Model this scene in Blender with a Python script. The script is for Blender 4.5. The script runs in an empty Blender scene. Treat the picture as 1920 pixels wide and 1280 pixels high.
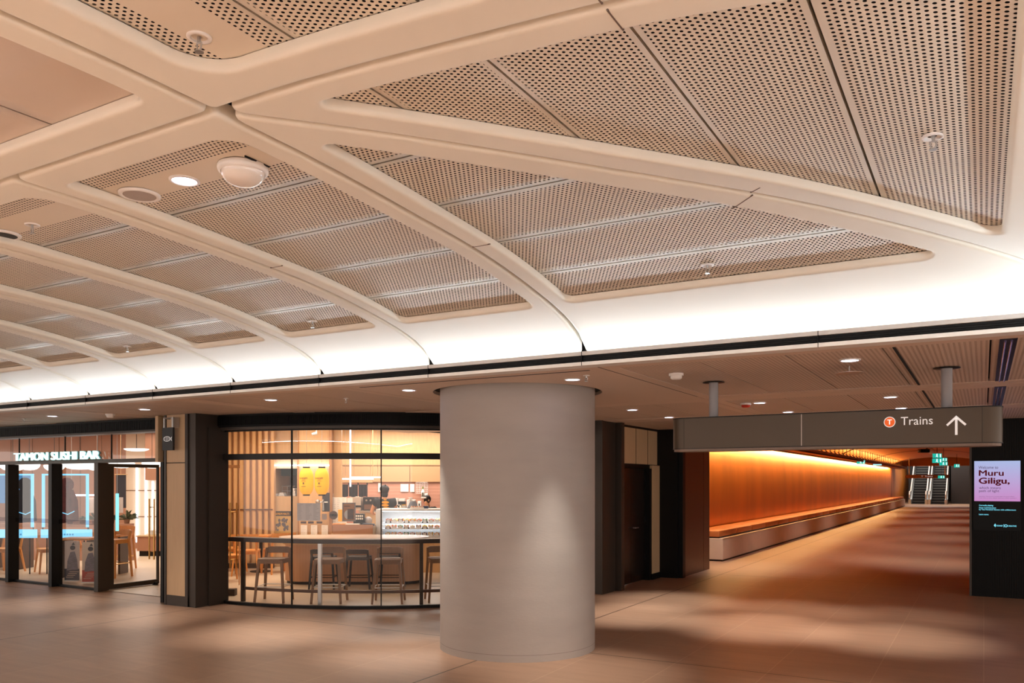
import bpy, bmesh, math, random
from mathutils import Vector, Matrix
random.seed(7)
PI = math.pi
SC = bpy.context.scene
COL = SC.collection

# ------------------------------------------------------------------ camera, world, exposure
FPX, HZ, EYE = 1532.0, 903.0, 1.70
cd = bpy.data.cameras.new('camera'); cam = bpy.data.objects.new('camera', cd); COL.objects.link(cam)
cam.location = (0, 0, EYE)
cam.rotation_euler = (PI/2, 0, math.radians(30))
cd.sensor_width = 36; cd.lens = FPX/1920*36
cd.shift_y = (HZ-640)/1920
cd.clip_start = .05; cd.clip_end = 400
SC.camera = cam
wd = bpy.data.worlds.new('world'); SC.world = wd; wd.use_nodes = True
wd.node_tree.nodes['Background'].inputs[0].default_value = (.96, .86, .78, 1)
wd.node_tree.nodes['Background'].inputs[1].default_value = 1.3
SC.view_settings.view_transform = 'Standard'
SC.view_settings.look = 'None'
SC.view_settings.gamma = 1
SC.view_settings.exposure = 1.0
SC.view_settings.use_curve_mapping = False
SC.cycles.use_denoising = True
SC.cycles.max_bounces = 8
SC.cycles.diffuse_bounces = 4
SC.cycles.glossy_bounces = 4
SC.cycles.transparent_max_bounces = 16
SC.cycles.sample_clamp_indirect = 6
SC.cycles.caustics_reflective = False
SC.cycles.caustics_refractive = False

COVE_W, SPOT_W = 7.6, 95.0

# building axes: u runs into the tunnel, v runs along the hall to the left
def W(u, v, z): return Vector((-v, u, z))
C30, S30 = math.cos(PI/6), math.sin(PI/6)
def CF(px, py, Y):                      # a measured sight line at a known depth
    X = (px-960)/FPX*Y
    return Vector((C30*X-S30*Y, S30*X+C30*Y, EYE+(HZ-py)/FPX*Y))

def light_area(name, loc, sx, sy, energy, color, rot=(0,0,0), parent=None, spread=PI):
    l = bpy.data.lights.new(name, 'AREA'); l.shape = 'RECTANGLE'; l.size = sx; l.size_y = sy
    l.energy = energy; l.color = color; l.spread = spread
    o = bpy.data.objects.new(name, l); COL.objects.link(o); o.location = loc; o.rotation_euler = rot
    if parent: o.parent = parent
    return o

# cool white light strips lying in the cove trough, far end light bars
U_TR, V_TR = 5.76, -.59
light_area('cove_light', W(5.715, 6.2, 2.702), 13.6, .02, COVE_W*4.3, (.78, .90, 1.0), (PI+math.radians(74), 0, 0))
light_area('cove_light', W(-1.235, 6.2, 2.702), 13.6, .02, COVE_W*3.0, (.78, .90, 1.0), (PI-math.radians(74), 0, 0))
light_area('cove_light', W(2.24, -.545, 2.702), .02, 6.9, COVE_W*2.2, (.78, .90, 1.0), (PI, -math.radians(74), 0))
# shop interiors: warm ceiling panels
def cf_area(name, px, Y, z, sx, sy, e, c):
    p = CF(px, 900, Y); light_area(name, (p.x, p.y, z), sx, sy, e, c, (0, 0, PI/6))
cf_area('shop_ceiling_light', 500, 14.2, 2.9, 2.0, 2.5, 46, (1, .84, .66))
cf_area('shop_ceiling_light', 720, 14.2, 2.9, 3.0, 2.5, 50, (1, .86, .70))
cf_area('shop_ceiling_light', 740, 17.3, 2.9, 2.6, 1.2, 62, (1, .92, .82))
cf_area('shop_ceiling_light', 90, 17.0, 2.9, 4.0, 3.0, 80, (1, .84, .68))
cf_area('shop_ceiling_light', 265, 18.0, 2.9, 2.0, 4.0, 70, (1, .87, .72))
# tunnel: orange wash from the trough along its left wall, then over its floor
light_area('tunnel_wall_wash', W(39.5, 5.37, 2.69), 47, .05, 440, (1, .64, .24), (math.radians(30), 0, PI/2))
light_area('tunnel_cove_light', W(39.5, 5.1, 2.72), 47, .08, 220, (1, .60, .20), (PI, 0, PI/2))

# ------------------------------------------------------------------ materials
def lin(c):
    def f(x):
        x /= 255.0
        return x/12.92 if x <= .04045 else ((x+.055)/1.055)**2.4
    return (f(c[0]), f(c[1]), f(c[2]), 1)
MATS = {}
def newmat(name):
    m = bpy.data.materials.new(name); m.use_nodes = True
    nt = m.node_tree; b = nt.nodes['Principled BSDF']
    MATS[name] = m
    return m, nt, b
def mat(name, c, rough=.5, metal=0, spec=.5, noise=0, nscale=8, stretch=(1,1,1), bump=0, bscale=40, emit=None, es=0):
    if name in MATS: return MATS[name]
    m, nt, b = newmat(name)
    c = lin(c)
    b.inputs['Base Color'].default_value = c; b.inputs['Roughness'].default_value = rough
    b.inputs['Metallic'].default_value = metal; b.inputs['Specular IOR Level'].default_value = spec
    N = nt.nodes.new; L = nt.links.new
    if noise or bump:
        tc = N('ShaderNodeTexCoord'); mp = N('ShaderNodeMapping'); mp.inputs['Scale'].default_value = stretch
        L(tc.outputs['Object'], mp.inputs[0])
    if noise:
        n = N('ShaderNodeTexNoise'); n.inputs['Scale'].default_value = nscale; n.inputs['Detail'].default_value = 5
        L(mp.outputs[0], n.inputs[0])
        r = N('ShaderNodeMapRange'); r.inputs[1].default_value = .25; r.inputs[2].default_value = .75
        r.inputs[3].default_value = 1-noise; r.inputs[4].default_value = 1+noise
        L(n.outputs[0], r.inputs[0])
        v = N('ShaderNodeVectorMath'); v.operation = 'SCALE'; v.inputs[0].default_value = c[:3]
        L(r.outputs[0], v.inputs['Scale']); L(v.outputs[0], b.inputs['Base Color'])
    if bump:
        n2 = N('ShaderNodeTexNoise'); n2.inputs['Scale'].default_value = bscale; L(mp.outputs[0], n2.inputs[0])
        bp = N('ShaderNodeBump'); bp.inputs[0].default_value = bump; bp.inputs[1].default_value = .01
        L(n2.outputs[0], bp.inputs['Height']); L(bp.outputs[0], b.inputs['Normal'])
    if emit is not None:
        b.inputs['Emission Color'].default_value = lin(emit); b.inputs['Emission Strength'].default_value = es
    return m
def glow(name, c, s): return mat(name, (20,20,20), .5, emit=c, es=s*.5)

class G:                                # small helper to write node maths
    def __init__(s, nt): s.nt = nt
    def m(s, op, a, b=None, c=None):
        n = s.nt.nodes.new('ShaderNodeMath'); n.operation = op
        for i, x in enumerate((a, b, c)):
            if x is None: continue
            if isinstance(x, (int, float)): n.inputs[i].default_value = x
            else: s.nt.links.new(x, n.inputs[i])
        return n.outputs[0]

def perforated(name, color, p, rad, rim=.35):
    m, nt, b = newmat(name); g = G(nt); N = nt.nodes.new; L = nt.links.new
    uv = N('ShaderNodeUVMap'); uv.uv_map = 'cells'; s = N('ShaderNodeSeparateXYZ'); L(uv.outputs[0], s.inputs[0])
    uw = N('ShaderNodeUVMap'); uw.uv_map = 'size'; s2 = N('ShaderNodeSeparateXYZ'); L(uw.outputs[0], s2.inputs[0])
    x, y, w, band = s.outputs[0], s.outputs[1], s2.outputs[0], s2.outputs[1]
    ph = p*math.sqrt(3)
    yc = g.m('SUBTRACT', y, g.m('MULTIPLY', w, .5))
    def lat(ox, oy):
        fx = g.m('MULTIPLY', g.m('SUBTRACT', g.m('FRACT', g.m('ADD', g.m('DIVIDE', x, p), ox)), .5), p)
        fy = g.m('MULTIPLY', g.m('SUBTRACT', g.m('FRACT', g.m('ADD', g.m('DIVIDE', yc, ph), oy)), .5), ph)
        return g.m('SQRT', g.m('ADD', g.m('MULTIPLY', fx, fx), g.m('MULTIPLY', fy, fy))), fy
    d1, f1 = lat(0, 0); d2, f2 = lat(.5, .5)
    d = g.m('MINIMUM', d1, d2)
    # keep a plain margin beside the seams and the plain centre band
    ok = g.m('MULTIPLY', g.m('GREATER_THAN', y, .022), g.m('GREATER_THAN', g.m('SUBTRACT', w, y), .022))
    ok = g.m('MULTIPLY', ok, g.m('GREATER_THAN', g.m('ABSOLUTE', yc), band))
    hole = g.m('MULTIPLY', g.m('LESS_THAN', d, rad), ok)
    b.inputs['Base Color'].default_value = lin(color); b.inputs['Roughness'].default_value = .5
    mr = N('ShaderNodeMapRange'); mr.interpolation_type = 'SMOOTHSTEP'
    L(d, mr.inputs[0]); mr.inputs[1].default_value = rad*.9; mr.inputs[2].default_value = rad*1.45
    mr.inputs[3].default_value = 1; mr.inputs[4].default_value = 0
    h = g.m('MULTIPLY', mr.outputs[0], ok)
    bp = N('ShaderNodeBump'); bp.inputs[0].default_value = rim; bp.inputs[1].default_value = .004; bp.invert = False
    L(h, bp.inputs['Height']); L(bp.outputs[0], b.inputs['Normal'])
    tr = N('ShaderNodeBsdfTransparent'); mx = N('ShaderNodeMixShader')
    L(hole, mx.inputs[0]); L(b.outputs[0], mx.inputs[1]); L(tr.outputs[0], mx.inputs[2])
    L(mx.outputs[0], nt.nodes['Material Output'].inputs[0])
    return m

def stripes(name, color, dark, pitch, axis, rough=.5, duty=.5, bump=.5):
    m, nt, b = newmat(name); g = G(nt); N = nt.nodes.new; L = nt.links.new
    tc = N('ShaderNodeTexCoord'); s = N('ShaderNodeSeparateXYZ'); L(tc.outputs['Object'], s.inputs[0])
    f = g.m('FRACT', g.m('DIVIDE', s.outputs[axis], pitch))
    t = g.m('ABSOLUTE', g.m('SUBTRACT', f, .5))
    mr = N('ShaderNodeMapRange'); mr.interpolation_type = 'SMOOTHSTEP'; L(t, mr.inputs[0])
    mr.inputs[1].default_value = duty*.5-.08; mr.inputs[2].default_value = duty*.5+.08
    mx = N('ShaderNodeMix'); mx.data_type = 'RGBA'; L(mr.outputs[0], mx.inputs[0])
    mx.inputs[6].default_value = lin(dark); mx.inputs[7].default_value = lin(color)
    L(mx.outputs[2], b.inputs['Base Color'])
    bp = N('ShaderNodeBump'); bp.inputs[0].default_value = bump; bp.inputs[1].default_value = .01
    L(mr.outputs[0], bp.inputs['Height']); L(bp.outputs[0], b.inputs['Normal'])
    b.inputs['Roughness'].default_value = rough
    return m

def glass(name, tint=(1,1,1), k=1.7, rough=0.0):
    m, nt, b = newmat(name); N = nt.nodes.new; L = nt.links.new; g = G(nt)
    nt.nodes.remove(b)
    fr = N('ShaderNodeFresnel'); fr.inputs[0].default_value = 1.5
    geo = N('ShaderNodeNewGeometry')
    # same reflectance from either side of the thin sheet
    ior = g.m('ADD', g.m('MULTIPLY', geo.outputs['Backfacing'], 1/1.5-1.5), 1.5)
    inv = N('ShaderNodeFresnel'); L(ior, fr.inputs[0])
    fac = g.m('MINIMUM', g.m('MULTIPLY', fr.outputs[0], k), 1.0)
    t = N('ShaderNodeBsdfTransparent'); t.inputs[0].default_value = (*tint, 1)
    gl = N('ShaderNodeBsdfGlossy'); gl.inputs['Roughness'].default_value = rough
    mx = N('ShaderNodeMixShader'); L(fac, mx.inputs[0]); L(t.outputs[0], mx.inputs[1]); L(gl.outputs[0], mx.inputs[2])
    L(mx.outputs[0], nt.nodes['Material Output'].inputs[0])
    return m

def floor_material():
    m, nt, b = newmat('sandstone_paving'); g = G(nt); N = nt.nodes.new; L = nt.links.new
    tc = N('ShaderNodeTexCoord'); s = N('ShaderNodeSeparateXYZ'); L(tc.outputs['Object'], s.inputs[0])
    X, Y = s.outputs[0], s.outputs[1]
    # tiles .62 x 1.25, long side along v (world x), half bond
    th, tw = .745, 1.25
    row = g.m('FLOOR', g.m('DIVIDE', X, .835))
    oy = g.m('MULTIPLY', g.m('MODULO', g.m('ABSOLUTE', row), 2), .5)
    fx = g.m('FRACT', g.m('DIVIDE', X, .835))
    fy = g.m('FRACT', g.m('ADD', g.m('DIVIDE', g.m('ADD', Y, .03), 1.49), oy))
    col = g.m('FLOOR', g.m('ADD', g.m('DIVIDE', g.m('ADD', Y, .03), 1.49), oy))
    gx = g.m('LESS_THAN', g.m('MULTIPLY', g.m('SUBTRACT', .5, g.m('ABSOLUTE', g.m('SUBTRACT', fx, .5))), .835), .0035)
    gy = g.m('LESS_THAN', g.m('MULTIPLY', g.m('SUBTRACT', .5, g.m('ABSOLUTE', g.m('SUBTRACT', fy, .5))), 1.49), .0025)
    grout = g.m('MAXIMUM', gx, g.m('MULTIPLY', gy, .35))
    cv = N('ShaderNodeCombineXYZ'); L(row, cv.inputs[0]); L(col, cv.inputs[1])
    wn = N('ShaderNodeTexWhiteNoise'); wn.noise_dimensions = '3D'; L(cv.outputs[0], wn.inputs[0])
    mp = N('ShaderNodeMapping'); mp.inputs['Scale'].default_value = (.8, 7, 1); L(tc.outputs['Object'], mp.inputs[0])
    n1 = N('ShaderNodeTexNoise'); n1.inputs['Scale'].default_value = 1.6; n1.inputs['Detail'].default_value = 6; L(mp.outputs[0], n1.inputs[0])
    n2 = N('ShaderNodeTexNoise'); n2.inputs['Scale'].default_value = 60; n2.inputs['Detail'].default_value = 3; L(tc.outputs['Object'], n2.inputs[0])
    f = g.m('ADD', g.m('ADD', .72, g.m('MULTIPLY', n1.outputs[0], .38)), g.m('ADD', g.m('MULTIPLY', wn.outputs[0], .09), g.m('MULTIPLY', n2.outputs[0], .14)))
    v = N('ShaderNodeVectorMath'); v.operation = 'SCALE'; v.inputs[0].default_value = lin((160,128,105))[:3]; L(f, v.inputs['Scale'])
    mx = N('ShaderNodeMix'); mx.data_type = 'RGBA'; L(g.m('MULTIPLY', grout, .32), mx.inputs[0]); L(v.outputs[0], mx.inputs[6]); mx.inputs[7].default_value = lin((214,186,160))
    j = None
    for axis, pos in ((Y, 7.42), (Y, 14.9), (X, -4.18), (X, -9.18), (X, -11.73)):
        t = g.m('LESS_THAN', g.m('ABSOLUTE', g.m('SUBTRACT', axis, pos)), .008)
        j = t if j is None else g.m('MAXIMUM', j, t)
    mx2 = N('ShaderNodeMix'); mx2.data_type = 'RGBA'; L(j, mx2.inputs[0]); L(mx.outputs[2], mx2.inputs[6]); mx2.inputs[7].default_value = lin((52,34,26))
    L(mx2.outputs[2], b.inputs['Base Color'])
    b.inputs['Roughness'].default_value = .42; b.inputs['Specular IOR Level'].default_value = .35
    bp = N('ShaderNodeBump'); bp.inputs[0].default_value = .12; bp.inputs[1].default_value = .004
    L(n2.outputs[0], bp.inputs['Height']); L(bp.outputs[0], b.inputs['Normal'])
    return m

M_FLOOR = floor_material()
M_FRAME = mat('warm_white_plaster', (233,226,211), .55, noise=.015, nscale=3)
M_PERF = perforated('perforated_beige_metal', (226,215,198), .0252, .0061)
M_PLAINPANEL = mat('plain_beige_metal', (212,196,182), .5)
M_VOID = mat('black_void', (8,8,9), .9)
M_LOW = stripes('slotted_soffit_panel', (222,202,188), (196,174,158), .032, 0, .55, .45, .2)
M_LOWF = mat('soffit_border', (224,202,186), .55)
M_BLACK = mat('black_metal', (15,14,14), .45, metal=.2, spec=.3)
M_BRONZE = mat('dark_bronze_metal', (64,55,48), .42, metal=.4, noise=.05, nscale=2)
M_RIB = mat('black_ribbed_metal', (13,12,12), .5, metal=.2, spec=.2)
M_CONC = mat('smooth_concrete', (170,162,155), .62, noise=.07, nscale=1.3, stretch=(1,1,4), bump=.08, bscale=25)
M_TIMBER = mat('pale_timber_panel', (202,170,132), .5, noise=.05, nscale=6, stretch=(6,6,.5))
M_WOOD = mat('oak_wood', (208,166,118), .45, noise=.08, nscale=7, stretch=(5,5,.6))
M_WOODD = mat('stool_wood', (134,94,60), .45, noise=.08, nscale=9, stretch=(4,4,.7))
M_WOODO = mat('orange_wood', (214,146,78), .45, noise=.08, nscale=9, stretch=(4,4,.7))
M_WHITE = mat('white_enamel', (236,232,228), .4)
M_STEEL = mat('brushed_steel', (190,188,186), .3, metal=.9)
M_GOLD = mat('brass', (196,150,84), .28, metal=.95)
M_GLASS = glass('clear_glass', (.97,.97,.96), 1.15)
M_GLASSI = glass('case_glass', (.98,.99,1), 1.0)
M_LAMP = glow('lamp_white', (236,232,255), 14)
M_SHOPFLOOR = mat('shop_floor_beige', (214,196,172), .35, noise=.03, nscale=3)
M_COPPER = mat('copper_wall_panel', (220,132,52), .34, metal=.45, noise=.16, nscale=1.1, stretch=(1,1,.25), bump=.1, bscale=3)
M_TCEIL = mat('orange_vault_skin', (206,126,60), .6)

# ------------------------------------------------------------------ object helpers
def link(name, data, parent=None, loc=None, rz=0):
    o = bpy.data.objects.new(name, data); COL.objects.link(o)
    if parent is not None: o.parent = parent
    if loc is not None: o.location = loc
    if rz: o.rotation_euler = (0, 0, rz)
    return o
def obj(name, bm, m, parent=None, smooth=False, loc=None, rz=0, label=None):
    me = bpy.data.meshes.new(name); bm.normal_update(); bm.to_mesh(me); bm.free()
    for mm in (m if isinstance(m, (list, tuple)) else [m]): me.materials.append(mm)
    if smooth:
        for p in me.polygons: p.use_smooth = True
    o = link(name, me, parent, loc, rz)
    if smooth == 'auto':
        md = o.modifiers.new('edges', 'EDGE_SPLIT'); md.split_angle = math.radians(40)
    if label: o['label'] = label
    return o
def tag(o, label, cat, group=None, kind=None):
    o['label'] = label; o['category'] = cat
    if group: o['group'] = group
    if kind: o['kind'] = kind
    return o
def thing(name, label, cat, loc=(0,0,0), rz=0, group=None):
    o = link(name, None, None, loc, rz)
    return tag(o, label, cat, group)
def struct(name, bm, m, smooth=False):
    o = obj(name, bm, m, None, smooth); o['kind'] = 'structure'; return o
def copy_tree(o, parent=None):
    c = o.copy(); COL.objects.link(c); c.parent = parent
    for ch in list(o.children): copy_tree(ch, c)
    return c
def bmn(): return bmesh.new()
def box(bm, x0, x1, y0, y1, z0, z1, M=None, bev=0):
    x0, x1 = sorted((x0, x1)); y0, y1 = sorted((y0, y1)); z0, z1 = sorted((z0, z1))
    vs = [bm.verts.new(p) for p in ((x0,y0,z0),(x1,y0,z0),(x1,y1,z0),(x0,y1,z0),(x0,y0,z1),(x1,y0,z1),(x1,y1,z1),(x0,y1,z1))]
    fs = [bm.faces.new([vs[i] for i in q]) for q in ((3,2,1,0),(4,5,6,7),(0,1,5,4),(1,2,6,5),(2,3,7,6),(3,0,4,7))]
    if bev:
        es = list({e for f in fs for e in f.edges})
        r = bmesh.ops.bevel(bm, geom=es, offset=bev, segments=2, affect='EDGES', profile=.6)
        vs = list({v for f in r['faces'] for v in f.verts} | {v for v in vs if v.is_valid})
    if M is not None: bmesh.ops.transform(bm, matrix=M, verts=vs)
    return bm
def ubox(bm, u0, u1, v0, v1, z0, z1, bev=0): return box(bm, -v0, -v1, u0, u1, z0, z1, None, bev)
def rod(bm, a, b, r0, r1=None, n=10, caps=True):
    a, b = Vector(a), Vector(b); r1 = r0 if r1 is None else r1
    d = (b-a).normalized(); t = Vector((0,0,1)) if abs(d.z) < .9 else Vector((1,0,0))
    x = d.cross(t).normalized(); y = d.cross(x)
    A = [bm.verts.new(a+(x*math.cos(2*PI*i/n)+y*math.sin(2*PI*i/n))*r0) for i in range(n)]
    B = [bm.verts.new(b+(x*math.cos(2*PI*i/n)+y*math.sin(2*PI*i/n))*r1) for i in range(n)]
    for i in range(n): bm.faces.new((A[i], A[(i+1) % n], B[(i+1) % n], B[i]))
    if caps: bm.faces.new(A[::-1]); bm.faces.new(B)
    return bm
def path(bm, pts, r, n=8):
    for a, b in zip(pts, pts[1:]): rod(bm, a, b, r, r, n)
    return bm
def beam(bm, a, b, w, d, w1=None, d1=None):           # square tapered leg
    a, b = Vector(a), Vector(b); w1 = w if w1 is None else w1; d1 = d if d1 is None else d1
    vs = []
    for p, ww, dd in ((a, w, d), (b, w1, d1)):
        for sx, sy in ((-1,-1),(1,-1),(1,1),(-1,1)): vs.append(bm.verts.new((p.x+sx*ww/2, p.y+sy*dd/2, p.z)))
    for q in ((3,2,1,0),(4,5,6,7),(0,1,5,4),(1,2,6,5),(2,3,7,6),(3,0,4,7)): bm.faces.new([vs[i] for i in q])
    return bm
def lathe(bm, prof, n=32, c=(0,0,0), sx=1, sy=1):
    rings = []
    for r, z in prof:
        if r < 1e-5: rings.append([bm.verts.new((c[0], c[1], c[2]+z))])
        else: rings.append([bm.verts.new((c[0]+sx*r*math.cos(2*PI*i/n), c[1]+sy*r*math.sin(2*PI*i/n), c[2]+z)) for i in range(n)])
    for A, B in zip(rings, rings[1:]):
        for i in range(n):
            j = (i+1) % n
            q = [A[i % len(A)], A[j % len(A)], B[j % len(B)], B[i % len(B)]]
            q = [v for k, v in enumerate(q) if v not in q[:k]]
            if len(q) > 2: bm.faces.new(q)
    return bm
def prism(bm, pts, z0, z1):
    A = [bm.verts.new((x, y, z0)) for x, y in pts]; B = [bm.verts.new((x, y, z1)) for x, y in pts]
    n = len(pts)
    for i in range(n): bm.faces.new((A[i], A[(i+1) % n], B[(i+1) % n], B[i]))
    bm.faces.new(A[::-1]); bm.faces.new(B)
    return bm
def vprism(bm, pts, y0, y1):                          # polygon in x,z pushed along y
    A = [bm.verts.new((x, y0, z)) for x, z in pts]; B = [bm.verts.new((x, y1, z)) for x, z in pts]
    n = len(pts)
    for i in range(n): bm.faces.new((A[i], A[(i+1) % n], B[(i+1) % n], B[i]))
    bm.faces.new(A[::-1]); bm.faces.new(B)
    return bm
def rrect(w, h, r, n=5, cx=0, cy=0):
    out = []
    for sx, sy, a in ((1,1,0),(-1,1,90),(-1,-1,180),(1,-1,270)):
        for i in range(n+1):
            t = math.radians(a+90*i/n); out.append((cx+sx*(w/2-r)+r*math.cos(t), cy+sy*(h/2-r)+r*math.sin(t)))
    return out
def sphere(bm, c, r, seg=16, sc=(1,1,1)):
    M = Matrix.Translation(c) @ Matrix.Diagonal((*sc, 1))
    bmesh.ops.create_uvsphere(bm, u_segments=seg, v_segments=max(6, seg//2), radius=r, matrix=M); return bm
CX, CY, RW = -9.3, 12.0, 4.10                         # curved shop front: centre and radius
def arcp(r, deg, z=0):
    t = math.radians(deg); return Vector((CX+r*math.sin(t), CY-r*math.cos(t), z))
def arcbox(bm, r0, r1, a0, a1, z0, z1, n=40):
    rings = []
    for i in range(n+1):
        a = a0+(a1-a0)*i/n
        rings.append([bm.verts.new(arcp(r, a, z)) for r, z in ((r0,z0),(r1,z0),(r1,z1),(r0,z1))])
    for A, B in zip(rings, rings[1:]):
        for k in range(4): bm.faces.new((A[k], A[(k+1) % 4], B[(k+1) % 4], B[k]))
    bm.faces.new(rings[0]); bm.faces.new(rings[-1][::-1])
    bmesh.ops.recalc_face_normals(bm, faces=bm.faces); return bm
def text(name, s, loc, m, parent=None, w=None, h=None, rz=0, size=1.0, depth=.002, bold=0, center=False, tilt=PI/2, label=None):
    """lettering as a thin mesh standing in the x,z plane, scaled to w x h, lower left corner at loc"""
    c = bpy.data.curves.new(name, 'FONT'); c.body = s; c.size = size; c.extrude = depth/2
    c.resolution_u = 3
    t = bpy.data.objects.new('tmp_text', c); COL.objects.link(t)
    bpy.context.view_layer.update()
    me = bpy.data.meshes.new_from_object(t.evaluated_get(bpy.context.evaluated_depsgraph_get()))
    bpy.data.objects.remove(t); bpy.data.curves.remove(c)
    xs = [v.co.x for v in me.vertices]; ys = [v.co.y for v in me.vertices]
    x0, x1, y0, y1 = min(xs), max(xs), min(ys), max(ys)
    kx = w/(x1-x0) if w else 1; ky = h/(y1-y0) if h else (kx if w else 1)
    if h and not w: kx = ky
    for v in me.vertices:
        x, y, z = v.co; x = (x-x0)*kx; y = (y-y0)*ky
        if center: x -= (x1-x0)*kx/2; y -= (y1-y0)*ky/2
        v.co = (x, -z, y)
    if bold:                                          # heavier strokes: shifted copies of the same outline
        hh = (y1-y0)*ky; d = hh*min(.045, bold*14); b_ = bmesh.new()
        for dx, dz in ((0,0),(d,0),(-d,0),(0,d*.6),(0,-d*.6)):
            n0 = len(b_.verts); b_.from_mesh(me); b_.verts.ensure_lookup_table()
            for v in b_.verts[n0:]: v.co.x += dx; v.co.z += dz
        b_.to_mesh(me); b_.free()
    me.name = name; me.materials.clear(); me.materials.append(m)
    o = link(name, me, parent, loc, rz)
    if label: o['label'] = label
    return o

# ------------------------------------------------------------------ the floor
bm = bmn(); ubox(bm, -9, 90, -9, 26, -.2, 0); struct('floor', bm, M_FLOOR)
bm = bmn()
pts = [(-26,7.86),(-9.62,7.86)] + [tuple(arcp(RW-.02, a)[:2]) for a in range(-4, 91, 3)] + [(-5.22,12.1),(-5.22,22),(-26,22)]
f = bm.faces.new([bm.verts.new((x, y, .006)) for x, y in pts])
struct('floor.001', bm, M_SHOPFLOOR)
bm = bmn(); f = bm.faces.new([bm.verts.new((x, y, 3.02)) for x, y in pts]); struct('ceiling_shops', bm, mat('shop_ceiling', (196,160,128), .7))

# ------------------------------------------------------------------ the vaulted coffer ceiling
KU = [(0,1.480),(.4,1.478),(.75,1.468),(1.3,1.440),(1.9,1.405),(2.3,1.362),(2.73,1.295),(3.0,1.243),(3.2,1.190),(3.35,1.130),(3.46,1.055),(3.52,.975)]
def _pchip():
    xs = [a for a, b in KU]; ys = [b for a, b in KU]; n = len(xs)
    d = [(ys[i+1]-ys[i])/(xs[i+1]-xs[i]) for i in range(n-1)]
    m = [0.0]+[2*d[i-1]*d[i]/(d[i-1]+d[i]) if d[i-1]*d[i] > 0 else 0 for i in range(1, n-1)]+[d[-1]*1.3]
    return xs, ys, m
_X, _Y, _M = _pchip()
def prof(s):
    s = abs(s)
    if s >= 3.52: return .975
    for i in range(len(_X)-1):
        if s <= _X[i+1]:
            h = _X[i+1]-_X[i]; t = (s-_X[i])/h
            return ((2*t**3-3*t*t+1)*_Y[i]+(t**3-2*t*t+t)*h*_M[i]+(-2*t**3+3*t*t)*_Y[i+1]+(t**3-t*t)*h*_M[i+1])
UN, VN = 2.24, 2.673
def Z(u, v): return EYE+min(prof(u-UN), prof(max(0, VN-v)*1.08))

def inset(poly, d):
    """move every side of a convex counter-clockwise polygon inwards by d"""
    n = len(poly); out = []
    for i in range(n):
        p0, p1, p2 = Vector(poly[i-1]), Vector(poly[i]), Vector(poly[(i+1) % n])
        e1 = (p1-p0).normalized(); e2 = (p2-p1).normalized()
        n1 = Vector((-e1.y, e1.x)); n2 = Vector((-e2.y, e2.x))
        k = n1+n2; out.append(tuple(p1+k*(d/(1+n1.dot(n2)))))
    return out
def rounded(poly, rads, m, na=8):
    n = len(poly); out = []
    arcs = []
    for i in range(n):
        p0, p1, p2 = Vector(poly[i-1]), Vector(poly[i]), Vector(poly[(i+1) % n])
        e1 = (p1-p0).normalized(); e2 = (p2-p1).normalized(); r = max(rads[i], .002)
        ang = math.acos(max(-1, min(1, e1.dot(e2)))); tl = r*math.tan(ang/2)
        c = p1-e1*tl+Vector((-e1.y, e1.x))*r
        a0 = math.atan2(-e1.x, e1.y)
        arcs.append([c+Vector((math.cos(a0+ang*k/na), math.sin(a0+ang*k/na)))*r for k in range(na+1)])
    for i in range(n):
        a = arcs[i]; b = arcs[(i+1) % n][0]
        out += [tuple(q) for q in a]
        out += [tuple(a[-1].lerp(b, k/m)) for k in range(1, m)]
    return out
def ccw(poly):
    a = sum(poly[i-1][0]*poly[i][1]-poly[i][0]*poly[i-1][1] for i in range(len(poly)))
    return poly if a > 0 else poly[::-1]

CEIL = link('ceiling', None); CEIL['kind'] = 'structure'
def coffer(outer, inner, ir, orad=.03, m=30, rows=16, rec=.045):
    """outer, inner: lists of (u,v), same number of corners and same order"""
    if ccw(outer) is not outer: outer, inner, ir = outer[::-1], inner[::-1], ir[::-1]
    n = len(outer); rings = []
    for d, dz in ((.013,.07),(.013,.020),(.016,.009),(.023,.003),(.034,0),(.040,0)):
        rings.append((rounded(inset(outer, d), [orad]*n, m), dz))
    A = rings[-1][0]; B = rounded(inset(inner, -.030), [r+.030 for r in ir], m)
    for k in range(1, rows):
        t = k/rows
        rings.append(([(a[0]+(b[0]-a[0])*t, a[1]+(b[1]-a[1])*t) for a, b in zip(A, B)], 0))
    for o, dz in ((.030,0),(.020,0),(.012,.002),(.006,.007),(.002,.015),(.0,.024),(0,rec)):
        rings.append((rounded(inset(inner, -o), [r+o for r in ir], m), dz))
    bm = bmn(); R = []
    for pts, dz in rings: R.append([bm.verts.new(W(u, v, Z(u, v)+dz)) for u, v in pts])
    for P, Q in zip(R, R[1:]):
        k = len(P)
        for i in range(k): bm.faces.new((P[i], P[(i+1) % k], Q[(i+1) % k], Q[i]))
    return obj('coffer_frame', bm, M_FRAME, CEIL, True)
def span(poly, axis, t):
    """range of the other coordinate where the line axis = t crosses the polygon"""
    hit = []
    for i in range(len(poly)):
        a, b = poly[i-1], poly[i]
        if (a[axis]-t)*(b[axis]-t) <= 0 and abs(a[axis]-b[axis]) > 1e-9:
            k = (t-a[axis])/(b[axis]-a[axis]); hit.append(a[1-axis]+k*(b[1-axis]-a[1-axis]))
    return (min(hit), max(hit)) if hit else None
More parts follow.
